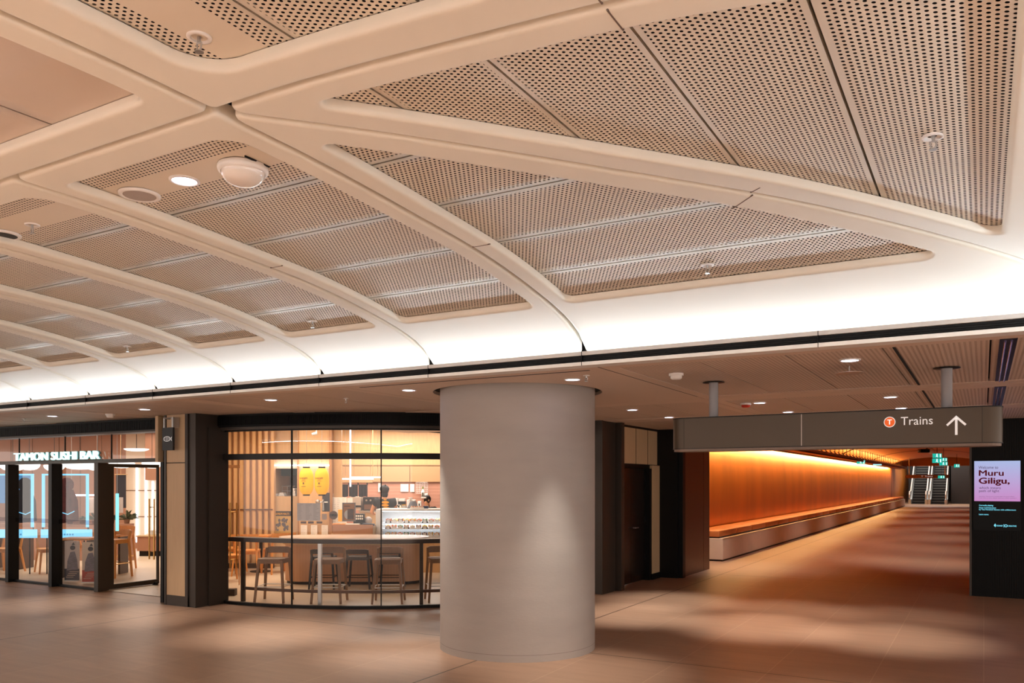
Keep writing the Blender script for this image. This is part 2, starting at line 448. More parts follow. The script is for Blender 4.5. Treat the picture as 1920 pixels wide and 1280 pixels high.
def panels(inner, axis, seams, m, band=0, bandlast=False, rec=.048, gap=.0055, grow=.03):
    """sheets between seam lines; axis 0: seams at constant u"""
    poly = inset(ccw(list(inner)), -grow)
    lo = min(p[axis] for p in poly); hi = max(p[axis] for p in poly)
    cuts = [lo]+[s for s in sorted(seams) if lo < s < hi]+[hi]
    for k, (a, b) in enumerate(zip(cuts, cuts[1:])):
        a1 = a+(gap if k else .001); b1 = b-(gap if k < len(cuts)-2 else .001)
        ts = sorted({a1+(b1-a1)*i/8 for i in range(9)} | {p[axis] for p in poly if a1 < p[axis] < b1})
        bm = bmn(); u1 = bm.loops.layers.uv.new('cells'); u2 = bm.loops.layers.uv.new('size')
        prev = None; w = b1-a1
        bd = band if (band and (k == (len(cuts)-2 if bandlast else 0))) else -1
        first = last = None
        for t in ts:
            s = span(poly, axis, t)
            if not s: continue
            cur = []
            for i in range(9):
                q = s[0]+(s[1]-s[0])*i/8
                u, v = (t, q) if axis == 0 else (q, t)
                cur.append((bm.verts.new(W(u, v, Z(u, v)+rec)), q, t-a1))
            if prev:
                for i in range(8):
                    if (cur[i][0].co-cur[i+1][0].co).length < 1e-5 and (prev[i][0].co-prev[i+1][0].co).length < 1e-5: continue
                    q4 = [prev[i], prev[i+1], cur[i+1], cur[i]]
                    f = bm.faces.new([x[0] for x in q4])
                    for lp, x in zip(f.loops, q4): lp[u1].uv = (x[1], x[2]); lp[u2].uv = (w, bd)
            else: first = cur
            prev = cur
        for row in (first, prev):                     # folded edges of the sheet
            up = [bm.verts.new(x[0].co+Vector((0,0,.03))) for x in row]
            for i in range(8):
                f = bm.faces.new((row[i][0], row[i+1][0], up[i+1], up[i]))
                for lp in f.loops: lp[u1].uv = (0, .001); lp[u2].uv = (w, bd)
        obj('perforated_panel' if m is M_PERF else 'plain_panel', bm, m, CEIL, True)

GR = [2.673, 4.12, 5.37, 6.56, 7.77, 8.97, 10.15, 11.33, 12.5, 13.6]
US = [3.05, 3.61, 4.225, 4.77]
VS = [2.05, 1.52, .98, .44]
for a, b in zip(GR, GR[1:]):
    o = [(UN,a),(U_TR+.01,a),(U_TR+.01,b),(UN,b)]; i = [(2.43,a+.14),(5.18,a+.14),(5.18,b-.13),(2.43,b-.13)]
    coffer(o, i, [.13,.06,.06,.05]); panels(i, 0, US, M_PERF, band=.105)
for a, b in ((2.673,5.37),(5.37,8.0),(8.0,10.7),(10.7,13.6)):
    o = [(-1.29,a),(UN,a),(UN,b),(-1.29,b)]; i = [(-.7,a+.15),(2.04,a+.15),(2.04,b-.14),(-.7,b-.14)]
    coffer(o, i, [.06,.06,.06,.06]); panels(i, 1, [a+.78, a+1.4], M_PLAINPANEL)
o = [(-1.29,-.6),(UN,-.6),(UN,VN),(-1.29,VN)]; i = [(-.7,-.08),(2.05,-.08),(2.05,2.47),(-.7,2.47)]
coffer(o, i, [.06,.06,.17,.06]); panels(i, 1, VS, M_PERF, band=.105, bandlast=True)
o = [(UN,VN),(U_TR+.01,-.6),(U_TR+.01,VN)]; i = [(2.655,2.535),(5.170,.185),(5.170,2.535)]
coffer(o, i, [.035,.05,.06]); panels(i, 0, US, M_PERF)
o = [(UN,VN),(UN,-.6),(U_TR+.01,-.6)]; i = [(2.39,2.30),(2.39,-.08),(4.90,-.08)]
coffer(o, i, [.035,.06,.05]); panels(i, 1, VS, M_PERF)
bm = bmn(); ubox(bm, -3, 7.2, -2, 14.2, 3.62, 3.7)
ubox(bm, 5.80, 5.9, -1, 14, 2.64, 3.65); ubox(bm, -1.4, -1.32, -1, 14, 2.64, 3.65); ubox(bm, -1.4, 5.9, -.72, -.64, 2.64, 3.65); ubox(bm, -1.4, 5.9, 13.6, 13.7, 2.64, 3.65)
obj('ceiling_void', bm, M_VOID, CEIL)

for p, q in (((4.125,2.530),(4.125,2.655)),((3.975,.925),(4.035,.985)),((4.075,.985),(4.195,1.115)),((2.055,.975),(2.222,.975)),((2.258,.975),(2.385,.975)),((3.9,3.995),(3.9,4.105))):
    bm = bmn(); a = Vector(p); b = Vector(q); n = (b-a).normalized(); n = Vector((-n.y, n.x))*.0028; prev = None
    for i in range(9):
        c = a.lerp(b, i/8); e = [c-n, c+n]
        cur = [bm.verts.new(W(x.x, x.y, Z(x.x, x.y)+dz)) for x, dz in ((e[0],-.0012),(e[1],-.0012),(e[1],.004),(e[0],.004))]
        if prev: [bm.faces.new((prev[k], cur[k], cur[(k+1) % 4], prev[(k+1) % 4])) for k in range(4)]
        prev = cur
    obj('butt_joint', bm, mat('joint_brown', (110,90,78), .8), CEIL)
# edge track of the cove: grey lip, black slot with rails, white lower lip
def track(a, b, horizontal, s, c):
    """runs along v at u=c (horizontal) or along u at v=c; s = outward sign"""
    def bx(bm, o0, o1, z0, z1):
        if horizontal: ubox(bm, c+s*o0, c+s*o1, a, b, z0, z1)
        else: ubox(bm, a, b, c+s*o0, c+s*o1, z0, z1)
    t = link('trim_1', None); t['kind'] = 'structure'
    bm = bmn(); bx(bm, -.062, -.052, 2.670, 2.700); bx(bm, -.052, .02, 2.670, 2.673); obj('cove_lip', bm, mat('grey_lip', (196,190,186), .5), t)
    bm = bmn(); bx(bm, -.040, .03, 2.615, 2.670); bx(bm, -.052, -.04, 2.640, 2.643); bx(bm, -.050, -.04, 2.655, 2.657); bx(bm, -.056, -.04, 2.628, 2.631); obj('black_slot', bm, M_BLACK, t)
    bm = bmn(); bx(bm, -.062, .075, 2.592, 2.619); obj('lower_lip', bm, M_WHITE, t)
    if horizontal and s > 0:
        for k, v in enumerate((10.15,8.97,7.77,6.56,5.37,4.12,2.673,.95)):
            bm = bmn(); ubox(bm, c-.0645, c-.03, v-.002, v+.002, 2.592, 2.700); obj('butt_joint', bm, M_BLACK, t)
    return t
track(V_TR, 13.6, True, 1, U_TR)
track(V_TR, 13.6, True, -1, -1.28)
track(-1.28, U_TR, False, -1, V_TR)

# ------------------------------------------------------------------ the low ceiling
LOW = link('ceiling.001', None); LOW['kind'] = 'structure'
ZL = EYE+.923
bm = bmn()
ubox(bm, 5.83, 16.3, -6, 9.3, ZL+.035, ZL+.06); ubox(bm, 5.83, 7.9, 9.3, 26, ZL+.035, ZL+.06)
ubox(bm, -9, -1.35, -6, 26, ZL+.035, ZL+.06); ubox(bm, -1.35, 5.83, -6, -.66, ZL+.035, ZL+.06); ubox(bm, -1.4, 5.83, 13.6, 26, ZL+.035, ZL+.06)
obj('ceiling_backing', bm, M_VOID, LOW)
bm = bmn(); ubox(bm, -9, -1.35, -6, 26, ZL, ZL+.03); ubox(bm, -1.35, 5.83, -6, -.66, ZL, ZL+.03); ubox(bm, -1.4, 5.83, 13.6, 26, ZL, ZL+.03)
obj('soffit_panel', bm, M_LOWF, LOW)
COLU, COLV, COLR = 7.37, 4.19, .80
def lowcell(u0, u1, v0, v1, slot=True):
    """one ceiling module: plain border, inset slotted sheets"""
    g = .006; b = .13
    bm = bmn()
    ubox(bm, u0+g, u1-g, v0+g, v0+b, ZL, ZL+.03); ubox(bm, u0+g, u1-g, v1-b, v1-g, ZL, ZL+.03)
    ubox(bm, u0+g, u0+.33, v0+b, v1-b, ZL, ZL+.03); ubox(bm, u1-.24, u1-g, v0+b, v1-b, ZL, ZL+.03)
    obj('soffit_border', bm, M_LOWF, LOW)
    n = max(1, round((v1-v0-2*b)/.68)); w = (v1-v0-2*b)/n
    for k in range(n):
        bm = bmn(); a = v0+b+k*w
        ubox(bm, u0+(.33+.022 if slot else .335), u1-.245, a+.006, a+w-.006, ZL+.004, ZL+.03)
        obj('soffit_panel', bm, M_LOW, LOW)
VJ = [-.82, 2.69, 5.42, 7.85, 10.35, 12.9, 15.4]
def hole_cell(u0, u1, v0, v1):
    """module around the column: plate with a round cut-out"""
    R = COLR+.075; n = 48; bm = bmn()
    ring = [bm.verts.new(W(COLU+R*math.cos(2*PI*i/n), COLV+R*math.sin(2*PI*i/n), ZL)) for i in range(n)]
    out = []
    for i in range(n):
        a = 2*PI*i/n; c, s = math.cos(a), math.sin(a)
        t = min(((u1-COLU)/c if c > 1e-6 else ((u0-COLU)/c if c < -1e-6 else 1e9)), ((v1-COLV)/s if s > 1e-6 else ((v0-COLV)/s if s < -1e-6 else 1e9)))
        out.append((COLU+c*t, COLV+s*t))
    cor = [(u1,v1),(u0,v1),(u0,v0),(u1,v0)]
    vo = [bm.verts.new(W(u, v, ZL)) for u, v in out]
    for i in range(n):
        j = (i+1) % n; a0, a1 = 2*PI*i/n, 2*PI*(i+1)/n
        mid = [q for q in cor if a0 < (math.atan2(q[1]-COLV, q[0]-COLU) % (2*PI)) < a1]
        f = [ring[i], vo[i]]+[bm.verts.new(W(q[0], q[1], ZL)) for q in mid[:1]]+[vo[j], ring[j]]
        bm.faces.new(f)
    up = [bm.verts.new(v.co+Vector((0,0,.034))) for v in ring]
    for i in range(n): bm.faces.new((ring[i], ring[(i+1) % n], up[(i+1) % n], up[i]))
    obj('soffit_panel', bm, M_LOWF, LOW)
    bm = bmn(); ubox(bm, 6.165, 6.19, v0+.13, v1-.13, ZL-.002, ZL+.002); obj('slot_diffuser', bm, M_BLACK, LOW)
for a, b in zip(VJ, VJ[1:]):
    if a < COLV < b: hole_cell(5.836, 8.96, a+.006, b-.006)
    elif a < 6: lowcell(5.83, 8.96, a, b)
    else: lowcell(5.83, 7.86 if a > 8 else 8.96, a, b)
for u0, u1 in ((8.96, 11.62), (11.62, 14.28), (14.28, 16.2)):
    for a, b in zip(VJ[:2], VJ[1:3]): lowcell(u0, u1, a, b, False)
bm = bmn(); ubox(bm, 8.96, 12.4, 5.43, 9.4, ZL, ZL+.03); ubox(bm, 5.83, 8.96, -6, -.83, ZL, ZL+.03); ubox(bm, 8.96, 16.2, -6, -.83, ZL, ZL+.03); ubox(bm, 5.83, 7.9, 15.4, 26, ZL, ZL+.03)
obj('soffit_panel', bm, M_LOWF, LOW)
# open slots seen as dark recesses near the right edge
for (u0, u1) in ((6.17, 8.70), (9.22, 11.6)):
    bm = bmn(); ubox(bm, u0, u1, .525, .545, ZL-.001, ZL+.002); obj('slot_recess', bm, M_VOID, LOW)
    t = thing('recessed_light_slot', 'long black recessed light slot in the low ceiling, %s' % ('nearer one beside the cove track' if u0 < 7 else 'farther one beyond the ceiling border'), 'ceiling light', W((u0+u1)/2, -.14, ZL))
    bm = bmn(); h = (u1-u0)/2
    box(bm, -.05, .05, -h, h, -.002, .002); obj('slot_housing', bm, M_BLACK, t)
    for sx in (-.018, .018):
        bm = bmn(); rod(bm, (sx, -h+.05, -.008), (sx, h-.05, -.008), .008); obj('glass_tube', bm, mat('violet_tube', (120,110,150), .15, metal=.6), t)

# ------------------------------------------------------------------ fittings on the ceilings
def downlight(loc, label, k=1.0, r=.062, color=(1, .92, .84), size=52):
    t = thing('recessed_downlight', label, 'ceiling light', loc, group='recessed downlights')
    bm = bmn(); lathe(bm, [(r+.016,.004),(r+.016,-.004),(r+.004,-.006),(r,-.002),(r,.004)], 32); obj('trim_ring', bm, M_WHITE, t, True)
    bm = bmn(); lathe(bm, [(r,-.002),(0,-.003)], 32); obj('lens', bm, M_LAMP, t, True)
    l = bpy.data.lights.new('downlight_beam', 'SPOT'); l.energy = SPOT_W*k; l.color = color
    l.spot_size = math.radians(size); l.spot_blend = 1.0; l.shadow_soft_size = .05
    s = link('downlight_beam', l, t, (0,0,-.02))
    return t
DL = [((6.70,11.31),'leftmost round downlight in the low ceiling above the sign letters',.8),
      ((6.67,9.25),'round downlight in the low ceiling above the pale timber pillar',.9),
      ((6.61,6.95),'round downlight in the low ceiling over the curved shop window',1.5),
      ((6.60,5.01),'round downlight in the low ceiling just left of the concrete column',1.25),
      ((6.65,3.21),'round downlight in the low ceiling just right of the concrete column top',1.25),
      ((9.84,3.90),'round downlight in front of the service door wall, nearer of two',1.9),
      ((11.24,3.90),'round downlight in front of the service door wall, farther of two',1.5),
      ((6.65,.88),'round downlight near the cove track above the hanging sign',.35),
      ((9.76,.88),'round downlight behind the sign pole on the right, nearer of two',1.5),
      ((11.31,.90),'round downlight touching the hanging sign top edge, farther of two',.5),
      ((9.72,2.27),'round downlight beside the red and white detector',1.8),
      ((11.17,2.24),'round downlight just above the hanging sign left half',.8)]
DLX = 0
for (u, v), lb, k in DL: downlight(W(u, v, ZL-.001), lb, k)
downlight(W(2.75, 3.50, Z(2.75,3.5)+.046), 'bright round downlight in the coffer band between speaker and dome', .9, r=.058)
def sprinkler(loc, label, r=.042):
    t = thing('fire_sprinkler', label, 'sprinkler', loc, group='fire sprinklers')
    bm = bmn(); lathe(bm, [(r,0),(r*.98,-.006),(r*.7,-.008),(r*.62,.004)], 24); obj('escutcheon', bm, M_WHITE, t, True)
    bm = bmn(); rod(bm, (0,0,.01), (0,0,-.022), .008, .006); path(bm, [(-.011,0,-.022),(-.009,0,-.042),(0,0,-.05),(.009,0,-.042),(.011,0,-.022),(-.011,0,-.022)], .003)
    lathe(bm, [(0,-.05),(.016,-.051),(.016,-.054),(0,-.054)], 12); obj('sprinkler_head', bm, M_STEEL, t)
for (u, v), lb in (((1.89,2.33),'white sprinkler in the plain band of the top left coffer'),
                   ((3.58,.17),'white sprinkler in the large triangular perforated coffer'),
                   ((4.98,1.48),'white sprinkler low in the flatter triangular coffer'),
                   ((5.04,4.82),'small sprinkler at the foot of the second coffer from the column side'),
                   ((5.05,7.27),'small sprinkler at the foot of the fourth coffer'),
                   ((2.77,4.88),'small sprinkler in the plain band of the coffer at the left edge')):
    sprinkler(W(u, v, Z(u,v)+.048), lb)
for (u, v), lb in (((6.45,2.98),'tiny sprinkler on the low ceiling beside the column top'),((6.9,6.1),'tiny sprinkler on the low ceiling above the curved window'),
                   ((6.75,12.1),'tiny sprinkler on the low ceiling at far left')):
    sprinkler(W(u, v, ZL-.001), lb, .03)
for u, v in ((-2.3,.9),(-2.3,3.2),(-2.3,5.0),(-2.3,7.0),(-2.3,9.3),(-.3,-2.0),(2.2,-2.0),(4.4,-2.0),(-2.3,11.4)):  # unseen lamps added behind the camera, their floor bounce brightens the ceiling
    downlight(W(u, v, ZL-.001), 'added unseen round downlight in the low ceiling behind the viewer', 3.4, color=(.90,.95,1), size=80)
for v in (.9, 3.9, 6.7, 9.4, 12.1):  # strong out-of-view lamps added to lift the vault by floor bounce
    downlight(W(.5, v, Z(.5, v)+.046), 'added unseen round downlight in the vault coffers above the viewer', 9 if v < 8 else 5, color=(.90,.95,1), size=84)
# ceiling speaker and camera dome
def speaker(loc, label, m=None):
    t = thing('ceiling_speaker', label, 'speaker', loc)
    bm = bmn(); lathe(bm, [(.105,0),(.103,-.010),(.088,-.013),(.082,-.009)], 40); obj('rim', bm, M_WHITE, t, True)
    bm = bmn(); lathe(bm, [(.083,-.009),(0,-.012)], 40); obj('grille', bm, m or mat('speaker_mesh', (180,168,160), .7, bump=.6, bscale=300), t, True)
speaker(W(2.76, 3.87, Z(2.76,3.9)+.046), 'round flat speaker in the coffer band left of the downlight')
speaker(W(2.78, 5.22, Z(2.78,5.2)+.046), 'round black faced fitting in the coffer band at the left edge', M_BLACK)
t = thing('dome_camera', 'large white hanging dome right of the bright coffer downlight', 'camera dome', W(2.77, 3.10, Z(2.77,3.1)+.046))
bm = bmn(); lathe(bm, [(.118,0),(.120,-.014),(.116,-.026),(.104,-.030)], 40); obj('collar', bm, M_WHITE, t, True)
bm = bmn(); lathe(bm, [(.104,-.028)]+[(.102*math.cos(a)**.8, -.030-.062*math.sin(a)) for a in [i*PI/2/10 for i in range(10)]]+[(0,-.092)], 40)
obj('dome', bm, mat('milky_dome', (232,222,212), .12, spec=.8), t, True)
bm = bmn(); box(bm, .11, .116, -.09, .06, -.006, .002); obj('access_slot', bm, M_BLACK, t)
def detector(loc, label, red=False):
    t = thing('smoke_detector', label, 'smoke detector', loc)
    bm = bmn(); lathe(bm, [(.062,0),(.062,-.018),(.058,-.022)], 28); obj('base', bm, M_WHITE, t, True)
    bm = bmn(); lathe(bm, [(.050,-.020),(.048,-.042),(.034,-.052),(0,-.053)], 28); obj('sensor_cap', bm, mat('red_lens', (190,50,30), .3) if red else M_WHITE, t, True)
detector(W(6.73, 2.27, ZL), 'white smoke detector on the low ceiling above the left sign pole')
detector(W(9.68, 2.42, ZL), 'small white detector with a red underside on the low ceiling', True)
detector(W(6.9, 10.3, ZL), 'small grey detector on the low ceiling over the left shop door')
for (u, v), lb in (((7.0,.93),'thin antenna plate below the downlight near the cove track'),):
    t = thing('ceiling_antenna', lb, 'antenna', W(u, v, ZL))
    bm = bmn(); rod(bm, (0,0,0), (0,0,-.05), .004); obj('stem', bm, M_WHITE, t)
    bm = bmn(); lathe(bm, [(0,-.05),(.11,-.054),(.11,-.058),(0,-.058)], 24); obj('disc', bm, mat('clear_disc', (170,150,140), .3), t)

# ------------------------------------------------------------------ the concrete column
t = thing('round_column', 'large smooth grey concrete column rising from floor to ceiling', 'column', W(COLU, COLV, 0))
bm = bmn(); lathe(bm, [(COLR,0),(COLR,.055),(COLR,.06),(COLR,ZL+.03)], 128); obj('shaft', bm, M_CONC, t, 'auto')
bm = bmn(); lathe(bm, [(COLR+.0012,.066),(COLR+.0012,.069)], 128); obj('cast_line', bm, mat('cast_line', (120,110,104), .8), t, True)

# ------------------------------------------------------------------ the hanging sign
t = thing('hanging_direction_sign', 'long bronze hanging sign with orange T roundel, Trains and an arrow', 'sign', W(7.5, 1.21, 0))
SZ0, SZ1 = EYE+.300, EYE+.592
def sign_outline(g=0):
    L0, L1, r = -1.34, 1.34, .135
    pts = []
    for cx, a0 in ((L1-r, -90), (L0+r, 90)):
        for i in range(13):
            a = math.radians(a0+180*i/12); pts.append((cx+(r+g)*math.cos(a), (r+g)*math.sin(a)))
    return pts
M_SIGN = mat('bronze_sign_face', (80,67,53), .42, metal=.35)
bm = bmn(); prism(bm, sign_outline(), SZ0+.008, SZ1-.006); obj('sign_body', bm, M_SIGN, t, 'auto')
bm = bmn(); prism(bm, sign_outline(.004), SZ1-.006, SZ1+.002); obj('top_cap', bm, M_BLACK, t)
bm = bmn(); prism(bm, sign_outline(.004), SZ0+.004, SZ0+.009); obj('shadow_line', bm, M_BLACK, t)
bm = bmn(); prism(bm, sign_outline(-.008), SZ0-.018, SZ0+.004); obj('underside', bm, mat('sign_underside', (130,110,96), .5), t)
for x in (-1.20, 1.20, ):
    bm = bmn(); box(bm, x-.0012, x+.0012, -.1362, -.134, SZ0+.01, SZ1-.007); obj('joint', bm, M_BLACK, t)
bm = bmn(); box(bm, -.157, -.151, -.1375, -.134, SZ0+.012, SZ1-.008); obj('divider', bm, mat('pale_divider', (206,196,186), .5), t)
M_SIGNW = mat('sign_white', (224,220,216), .5, emit=(224,220,216), es=.25)
yf = -.1365
# roundel, word and arrow, placed on the front face
def signpos(px, py):
    p = CF(px, py, (7.5-.1365)/(.5*(px-960)/FPX+C30)); return p.x-t.location.x, p.z
x, z = signpos(1668, 791)
bm = bmn(); vprism(bm, [(x+.044*math.cos(a), z+.044*math.sin(a)) for a in [2*PI*i/32 for i in range(32)]], yf, yf+.002); rd = obj('roundel', bm, M_SIGNW, t)
bm = bmn(); vprism(bm, [(x+.038*math.cos(a), z+.038*math.sin(a)) for a in [2*PI*i/32 for i in range(32)]], yf-.001, yf); obj('orange_disc', bm, mat('orange_disc', (222,92,24), .5, emit=(222,92,24), es=.3), rd)
text('letter', 'T', (x, yf-.002, z), M_SIGNW, rd, h=.040, bold=.002, center=True)
x0, z0 = signpos(1689, 797); x1, z1 = signpos(1749, 780)
text('lettering', 'Trains', (x0, yf, z0), M_SIGNW, t, w=x1-x0, h=z1-z0+.002)
x, z = signpos(1793, 797)
bm = bmn()
box(bm, x-.009, x+.009, yf, yf+.002, z-.076, z+.060)
for s in (-1, 1):
    M = Matrix.Translation((x, 0, z+.075)) @ Matrix.Rotation(s*math.radians(-45), 4, 'Y') @ Matrix.Translation((-x, 0, -z-.075))
    if s > 0: vprism(bm, [(x, z+.078), (x+.071, z+.007), (x+.060, z-.005), (x, z+.054)], yf, yf+.002)
    else: vprism(bm, [(x, z+.078), (x, z+.054), (x-.060, z-.005), (x-.071, z+.007)], yf, yf+.002)
obj('arrow', bm, M_SIGNW, t)
for v in (2.17, .26):
    bm = bmn(); rod(bm, (1.21-v, 0, SZ1), (1.21-v, 0, ZL), .042, n=24); pl_ = obj('hanging_pole', bm, mat('grey_pole', (150,148,150), .45), t, 'auto')
    bm = bmn(); lathe(bm, [(.10,-.001),(.10,-.004),(.045,-.006)], 28, (1.21-v, 0, ZL)); obj('ceiling_rose', bm, M_BLACK, pl_, True)

# ------------------------------------------------------------------ left shop front
w1 = link('window_1', None); w1['kind'] = 'structure'
V0, V1 = 10.02, 20.0
bm = bmn(); ubox(bm, 7.62, 7.86, V0-.05, V1, 2.45, ZL+.02)
for i in range(330):
    v = V0+i*.030; ubox(bm, 7.610, 7.625, v, v+.015, 2.46, 2.60)
obj('ribbed_fascia', bm, M_RIB, w1)
bm = bmn(); ubox(bm, 7.60, 7.84, V0-.05, V1, 2.425, 2.452); obj('fascia_edge', bm, M_BRONZE, w1)
bm = bmn(); ubox(bm, 7.72, 7.86, V0-.05, V1, 2.62, 3.04); obj('bulkhead', bm, M_BLACK, w1)
bm = bmn(); ubox(bm, 7.70, 7.82, V0-.02, V1, 1.992, 2.046); obj('transom_beam', bm, M_BRONZE, w1)
def pane_u(u, v0, v1, z0, z1, name='glass_pane', parent=None):
    bm = bmn(); bm.faces.new([bm.verts.new(W(u, a, b)) for a, b in ((v1,z0),(v0,z0),(v0,z1),(v1,z1))]); return obj(name, bm, M_GLASS, parent)
pane_u(7.76, V0, V1, 2.035, 2.425, 'transom_glass', w1)
for v in (10.45, 11.55, 12.75, 14.05, 15.3):
    bm = bmn(); ubox(bm, 7.75, 7.77, v-.006, v+.006, 2.035, 2.425); obj('transom_joint', bm, M_BLACK, w1)
for v, wd_ in ((14.36,.09),(13.10,.09),(11.88,.10),(15.6,.09),(16.9,.09)):
    bm = bmn(); ubox(bm, 7.72, 7.90, v-wd_*.5, v+wd_*.5, 0, 1.992)
    obj('mullion', bm, M_BRONZE if v < 12 else M_BLACK, w1)
for a, b in ((11.93,13.055),(13.145,14.315),(14.405,15.555),(15.645,16.855)):
    pane_u(7.84, a, b, .04, 1.992, 'glass_pane', w1)
    bm = bmn(); ubox(bm, 7.81, 7.87, a, b, 0, .035); obj('sill', bm, M_BLACK, w1)
    bm = bmn(); bm.faces.new([bm.verts.new(W(7.838, q, r)) for q, r in ((b,1.02),(a,1.02),(a,1.09),(b,1.09))]); obj('safety_band', bm, glass('band_film', (.62,.62,.66), .4), w1)
bm = bmn(); ubox(bm, 7.50, 7.86, 10.00, 10.06, 0, 2.45, .004); obj('door_jamb', bm, M_BLACK, w1)
# open door leaf, swung into the shop
d = link('door_1', None); d['kind'] = 'structure'
LU0, LU1, LV = 7.92, 8.84, 11.90
bm = bmn()
ubox(bm, LU0, LU1, LV-.02, LV+.02, .012, .085); ubox(bm, LU0, LU1, LV-.02, LV+.02, 1.93, 1.985)
ubox(bm, LU0, LU0+.10, LV-.02, LV+.02, .085, 1.93); ubox(bm, LU1-.03, LU1, LV-.02, LV+.02, .085, 1.93)
obj('door_frame', bm, M_BRONZE, d)
bm = bmn(); bm.faces.new([bm.verts.new(W(a, LV, b)) for a, b in ((LU0+.1,.085),(LU1-.03,.085),(LU1-.03,1.93),(LU0+.1,1.93))]); obj('glass_pane', bm, M_GLASS, d)
for s in (-1, 1):
    bm = bmn(); p = W(LU1-.13, LV+s*.06, 0)
    rod(bm, (p.x, p.y, .42), (p.x, p.y, 1.42), .013, n=12)
    for z in (.55, 1.28): rod(bm, (p.x, p.y, z), W(LU1-.13, LV, z), .008)
    obj('door_handle', bm, M_GOLD, d, label='long brass pull handle')
t = thing('door_stop', 'small black wedge holding the glass shop door open', 'door stop', W(8.70, 11.80, .006))
bm = bmn(); vprism(bm, [(-.05,0),(.05,0),(.05,.05),(.02,.05)], -.02, .02); obj('wedge', bm, M_BLACK, t)
# sign letters on the transom beam
t = thing('illuminated_shop_sign', 'row of glowing white sign letters over the left shop windows', 'sign', W(7.66, 13.98, 2.048))
M_LET = glow('cyan_white_letter', (188,255,250), 2.2)
s = text('lettering', 'TAMON SUSHI BAR', (0, 0, 0), M_LET, t, w=2.30, h=.128, bold=0, depth=.03)
s.location.y = -.02
s2 = text('letter_ghost', 'TAMON SUSHI BAR', (.018, .012, .004), mat('ghost_letter', (90,110,112), .4), t, w=2.30, h=.128, bold=0, depth=.02)  # offset grey copy stands in for the letters' ghost reflection
bm = bmn(); box(bm, 0, 2.3, .03, .05, -.012, .0); obj('rail', bm, M_BLACK, t)

# ------------------------------------------------------------------ pillar between the shops
t = thing('timber_clad_pillar', 'pale timber clad pillar with black edges between the two shops', 'pillar', W(7.4, 9.6, 0))
bm = bmn(); box(bm, -.235, .245, .004, .30, 0, .14); obj('plinth', bm, M_BRONZE, t)
bm = bmn(); box(bm, -.200, .185, .010, .06, .14, 1.955); box(bm, -.200, .185, .010, .06, 1.967, ZL); obj('timber_panel', bm, M_TIMBER, t)
for x0, x1 in ((-.245,-.205),(.190,.245)):
    bm = bmn(); box(bm, x0, x1, 0, .30, 0, ZL); obj('steel_edge', bm, M_BRONZE, t)
bm = bmn(); box(bm, -.205, .19, .06, .3, 0, ZL); obj('core', bm, M_BLACK, t)
bm = bmn(); box(bm, -.46, -.40, .02, .30, 1.98, ZL); obj('upper_timber_strip', bm, M_TIMBER, t)
# blade sign with a line-drawn fish
t = thing('blade_sign', 'small square black projecting sign with a white line drawn fish', 'sign', W(7.36, 9.80, 0))
bm = bmn(); box(bm, .05, .27, -.06, -.03, 2.13, 2.44); obj('sign_plate', bm, mat('sign_black', (20,19,20), .5), t)
bm = bmn(); path(bm, [(.07,-.045,2.44),(.07,-.045,2.57),(.26,-.045,2.57),(.26,-.045,2.44)], .009); box(bm,.245,.275,-.06,.04,2.44,2.58); box(bm,.06,.085,-.05,.04,2.56,2.58); obj('bracket', bm, M_STEEL, t)
bm = bmn(); M1 = .0022
def ell(cx, cz, a, b, a0=0, a1=360, n=24): return [(cx+a*math.cos(math.radians(a0+(a1-a0)*i/n)), -.0615, cz+b*math.sin(math.radians(a0+(a1-a0)*i/n))) for i in range(n+1)]
path(bm, ell(.150, 2.285, .070, .034, 0, 360), M1, 5)
for q in (-.045,-.015,.015,.045): path(bm, ell(.142+q, 2.285, .010, .030*(1-abs(q)*4), -80, 80, 8), M1, 5)
path(bm, [(.220,-.0615,2.285),(.250,-.0615,2.312),(.240,-.0615,2.285),(.250,-.0615,2.258),(.220,-.0615,2.285)], M1, 5)
obj('fish_drawing', bm, M_SIGNW, t)

# ------------------------------------------------------------------ curved shop front
w2 = link('window_2', None); w2['kind'] = 'structure'
A0, A1 = -1.0, 92.0
bm = bmn(); arcbox(bm, RW-.10, RW+.10, A0-4, A1, 2.45, ZL+.02, 80)
for i in range(430):
    a = A0-4+i*.224
    p0, p1 = arcp(RW+.10, a), arcp(RW+.10, a+.11); q0, q1 = arcp(RW+.115, a), arcp(RW+.115, a+.11)
    prism(bm, [(p0.x,p0.y),(q0.x,q0.y),(q1.x,q1.y),(p1.x,p1.y)], 2.475, 2.60)
obj('ribbed_fascia', bm, M_RIB, w2)
bm = bmn(); arcbox(bm, RW-.10, RW+.09, A0-4, A1, 2.415, 2.452, 80); obj('fascia_edge', bm, M_BRONZE, w2)
bm = bmn(); arcbox(bm, RW-.12, RW-.02, A0-4, A1, 2.62, 3.04, 60); obj('bulkhead', bm, M_BLACK, w2)
bm = bmn(); arcbox(bm, RW-.12, RW+.05, A0, A1, 2.005, 2.085, 80); obj('transom_beam', bm, mat('black_beam', (34,29,26), .4, metal=.4), w2)
bm = bmn(); arcbox(bm, RW-.03, RW+.03, A0, A1, 0, .040, 80); obj('sill', bm, M_BLACK, w2)
bm = bmn(); arcbox(bm, RW-.02, RW+.02, A0, A1, 2.395, 2.415, 60); obj('head_rail', bm, M_BLACK, w2)
MUL = [0, 17.0, 34.2, 51.2, 68.2, 85.2]
for a in MUL:
    bm = bmn(); arcbox(bm, RW-.012, RW+.012, a-.10, a+.10, .04, 2.005, 1); arcbox(bm, RW-.012, RW+.012, a-.13, a+.13, 2.085, 2.395, 1); obj('glazing_joint', bm, M_BLACK, w2)
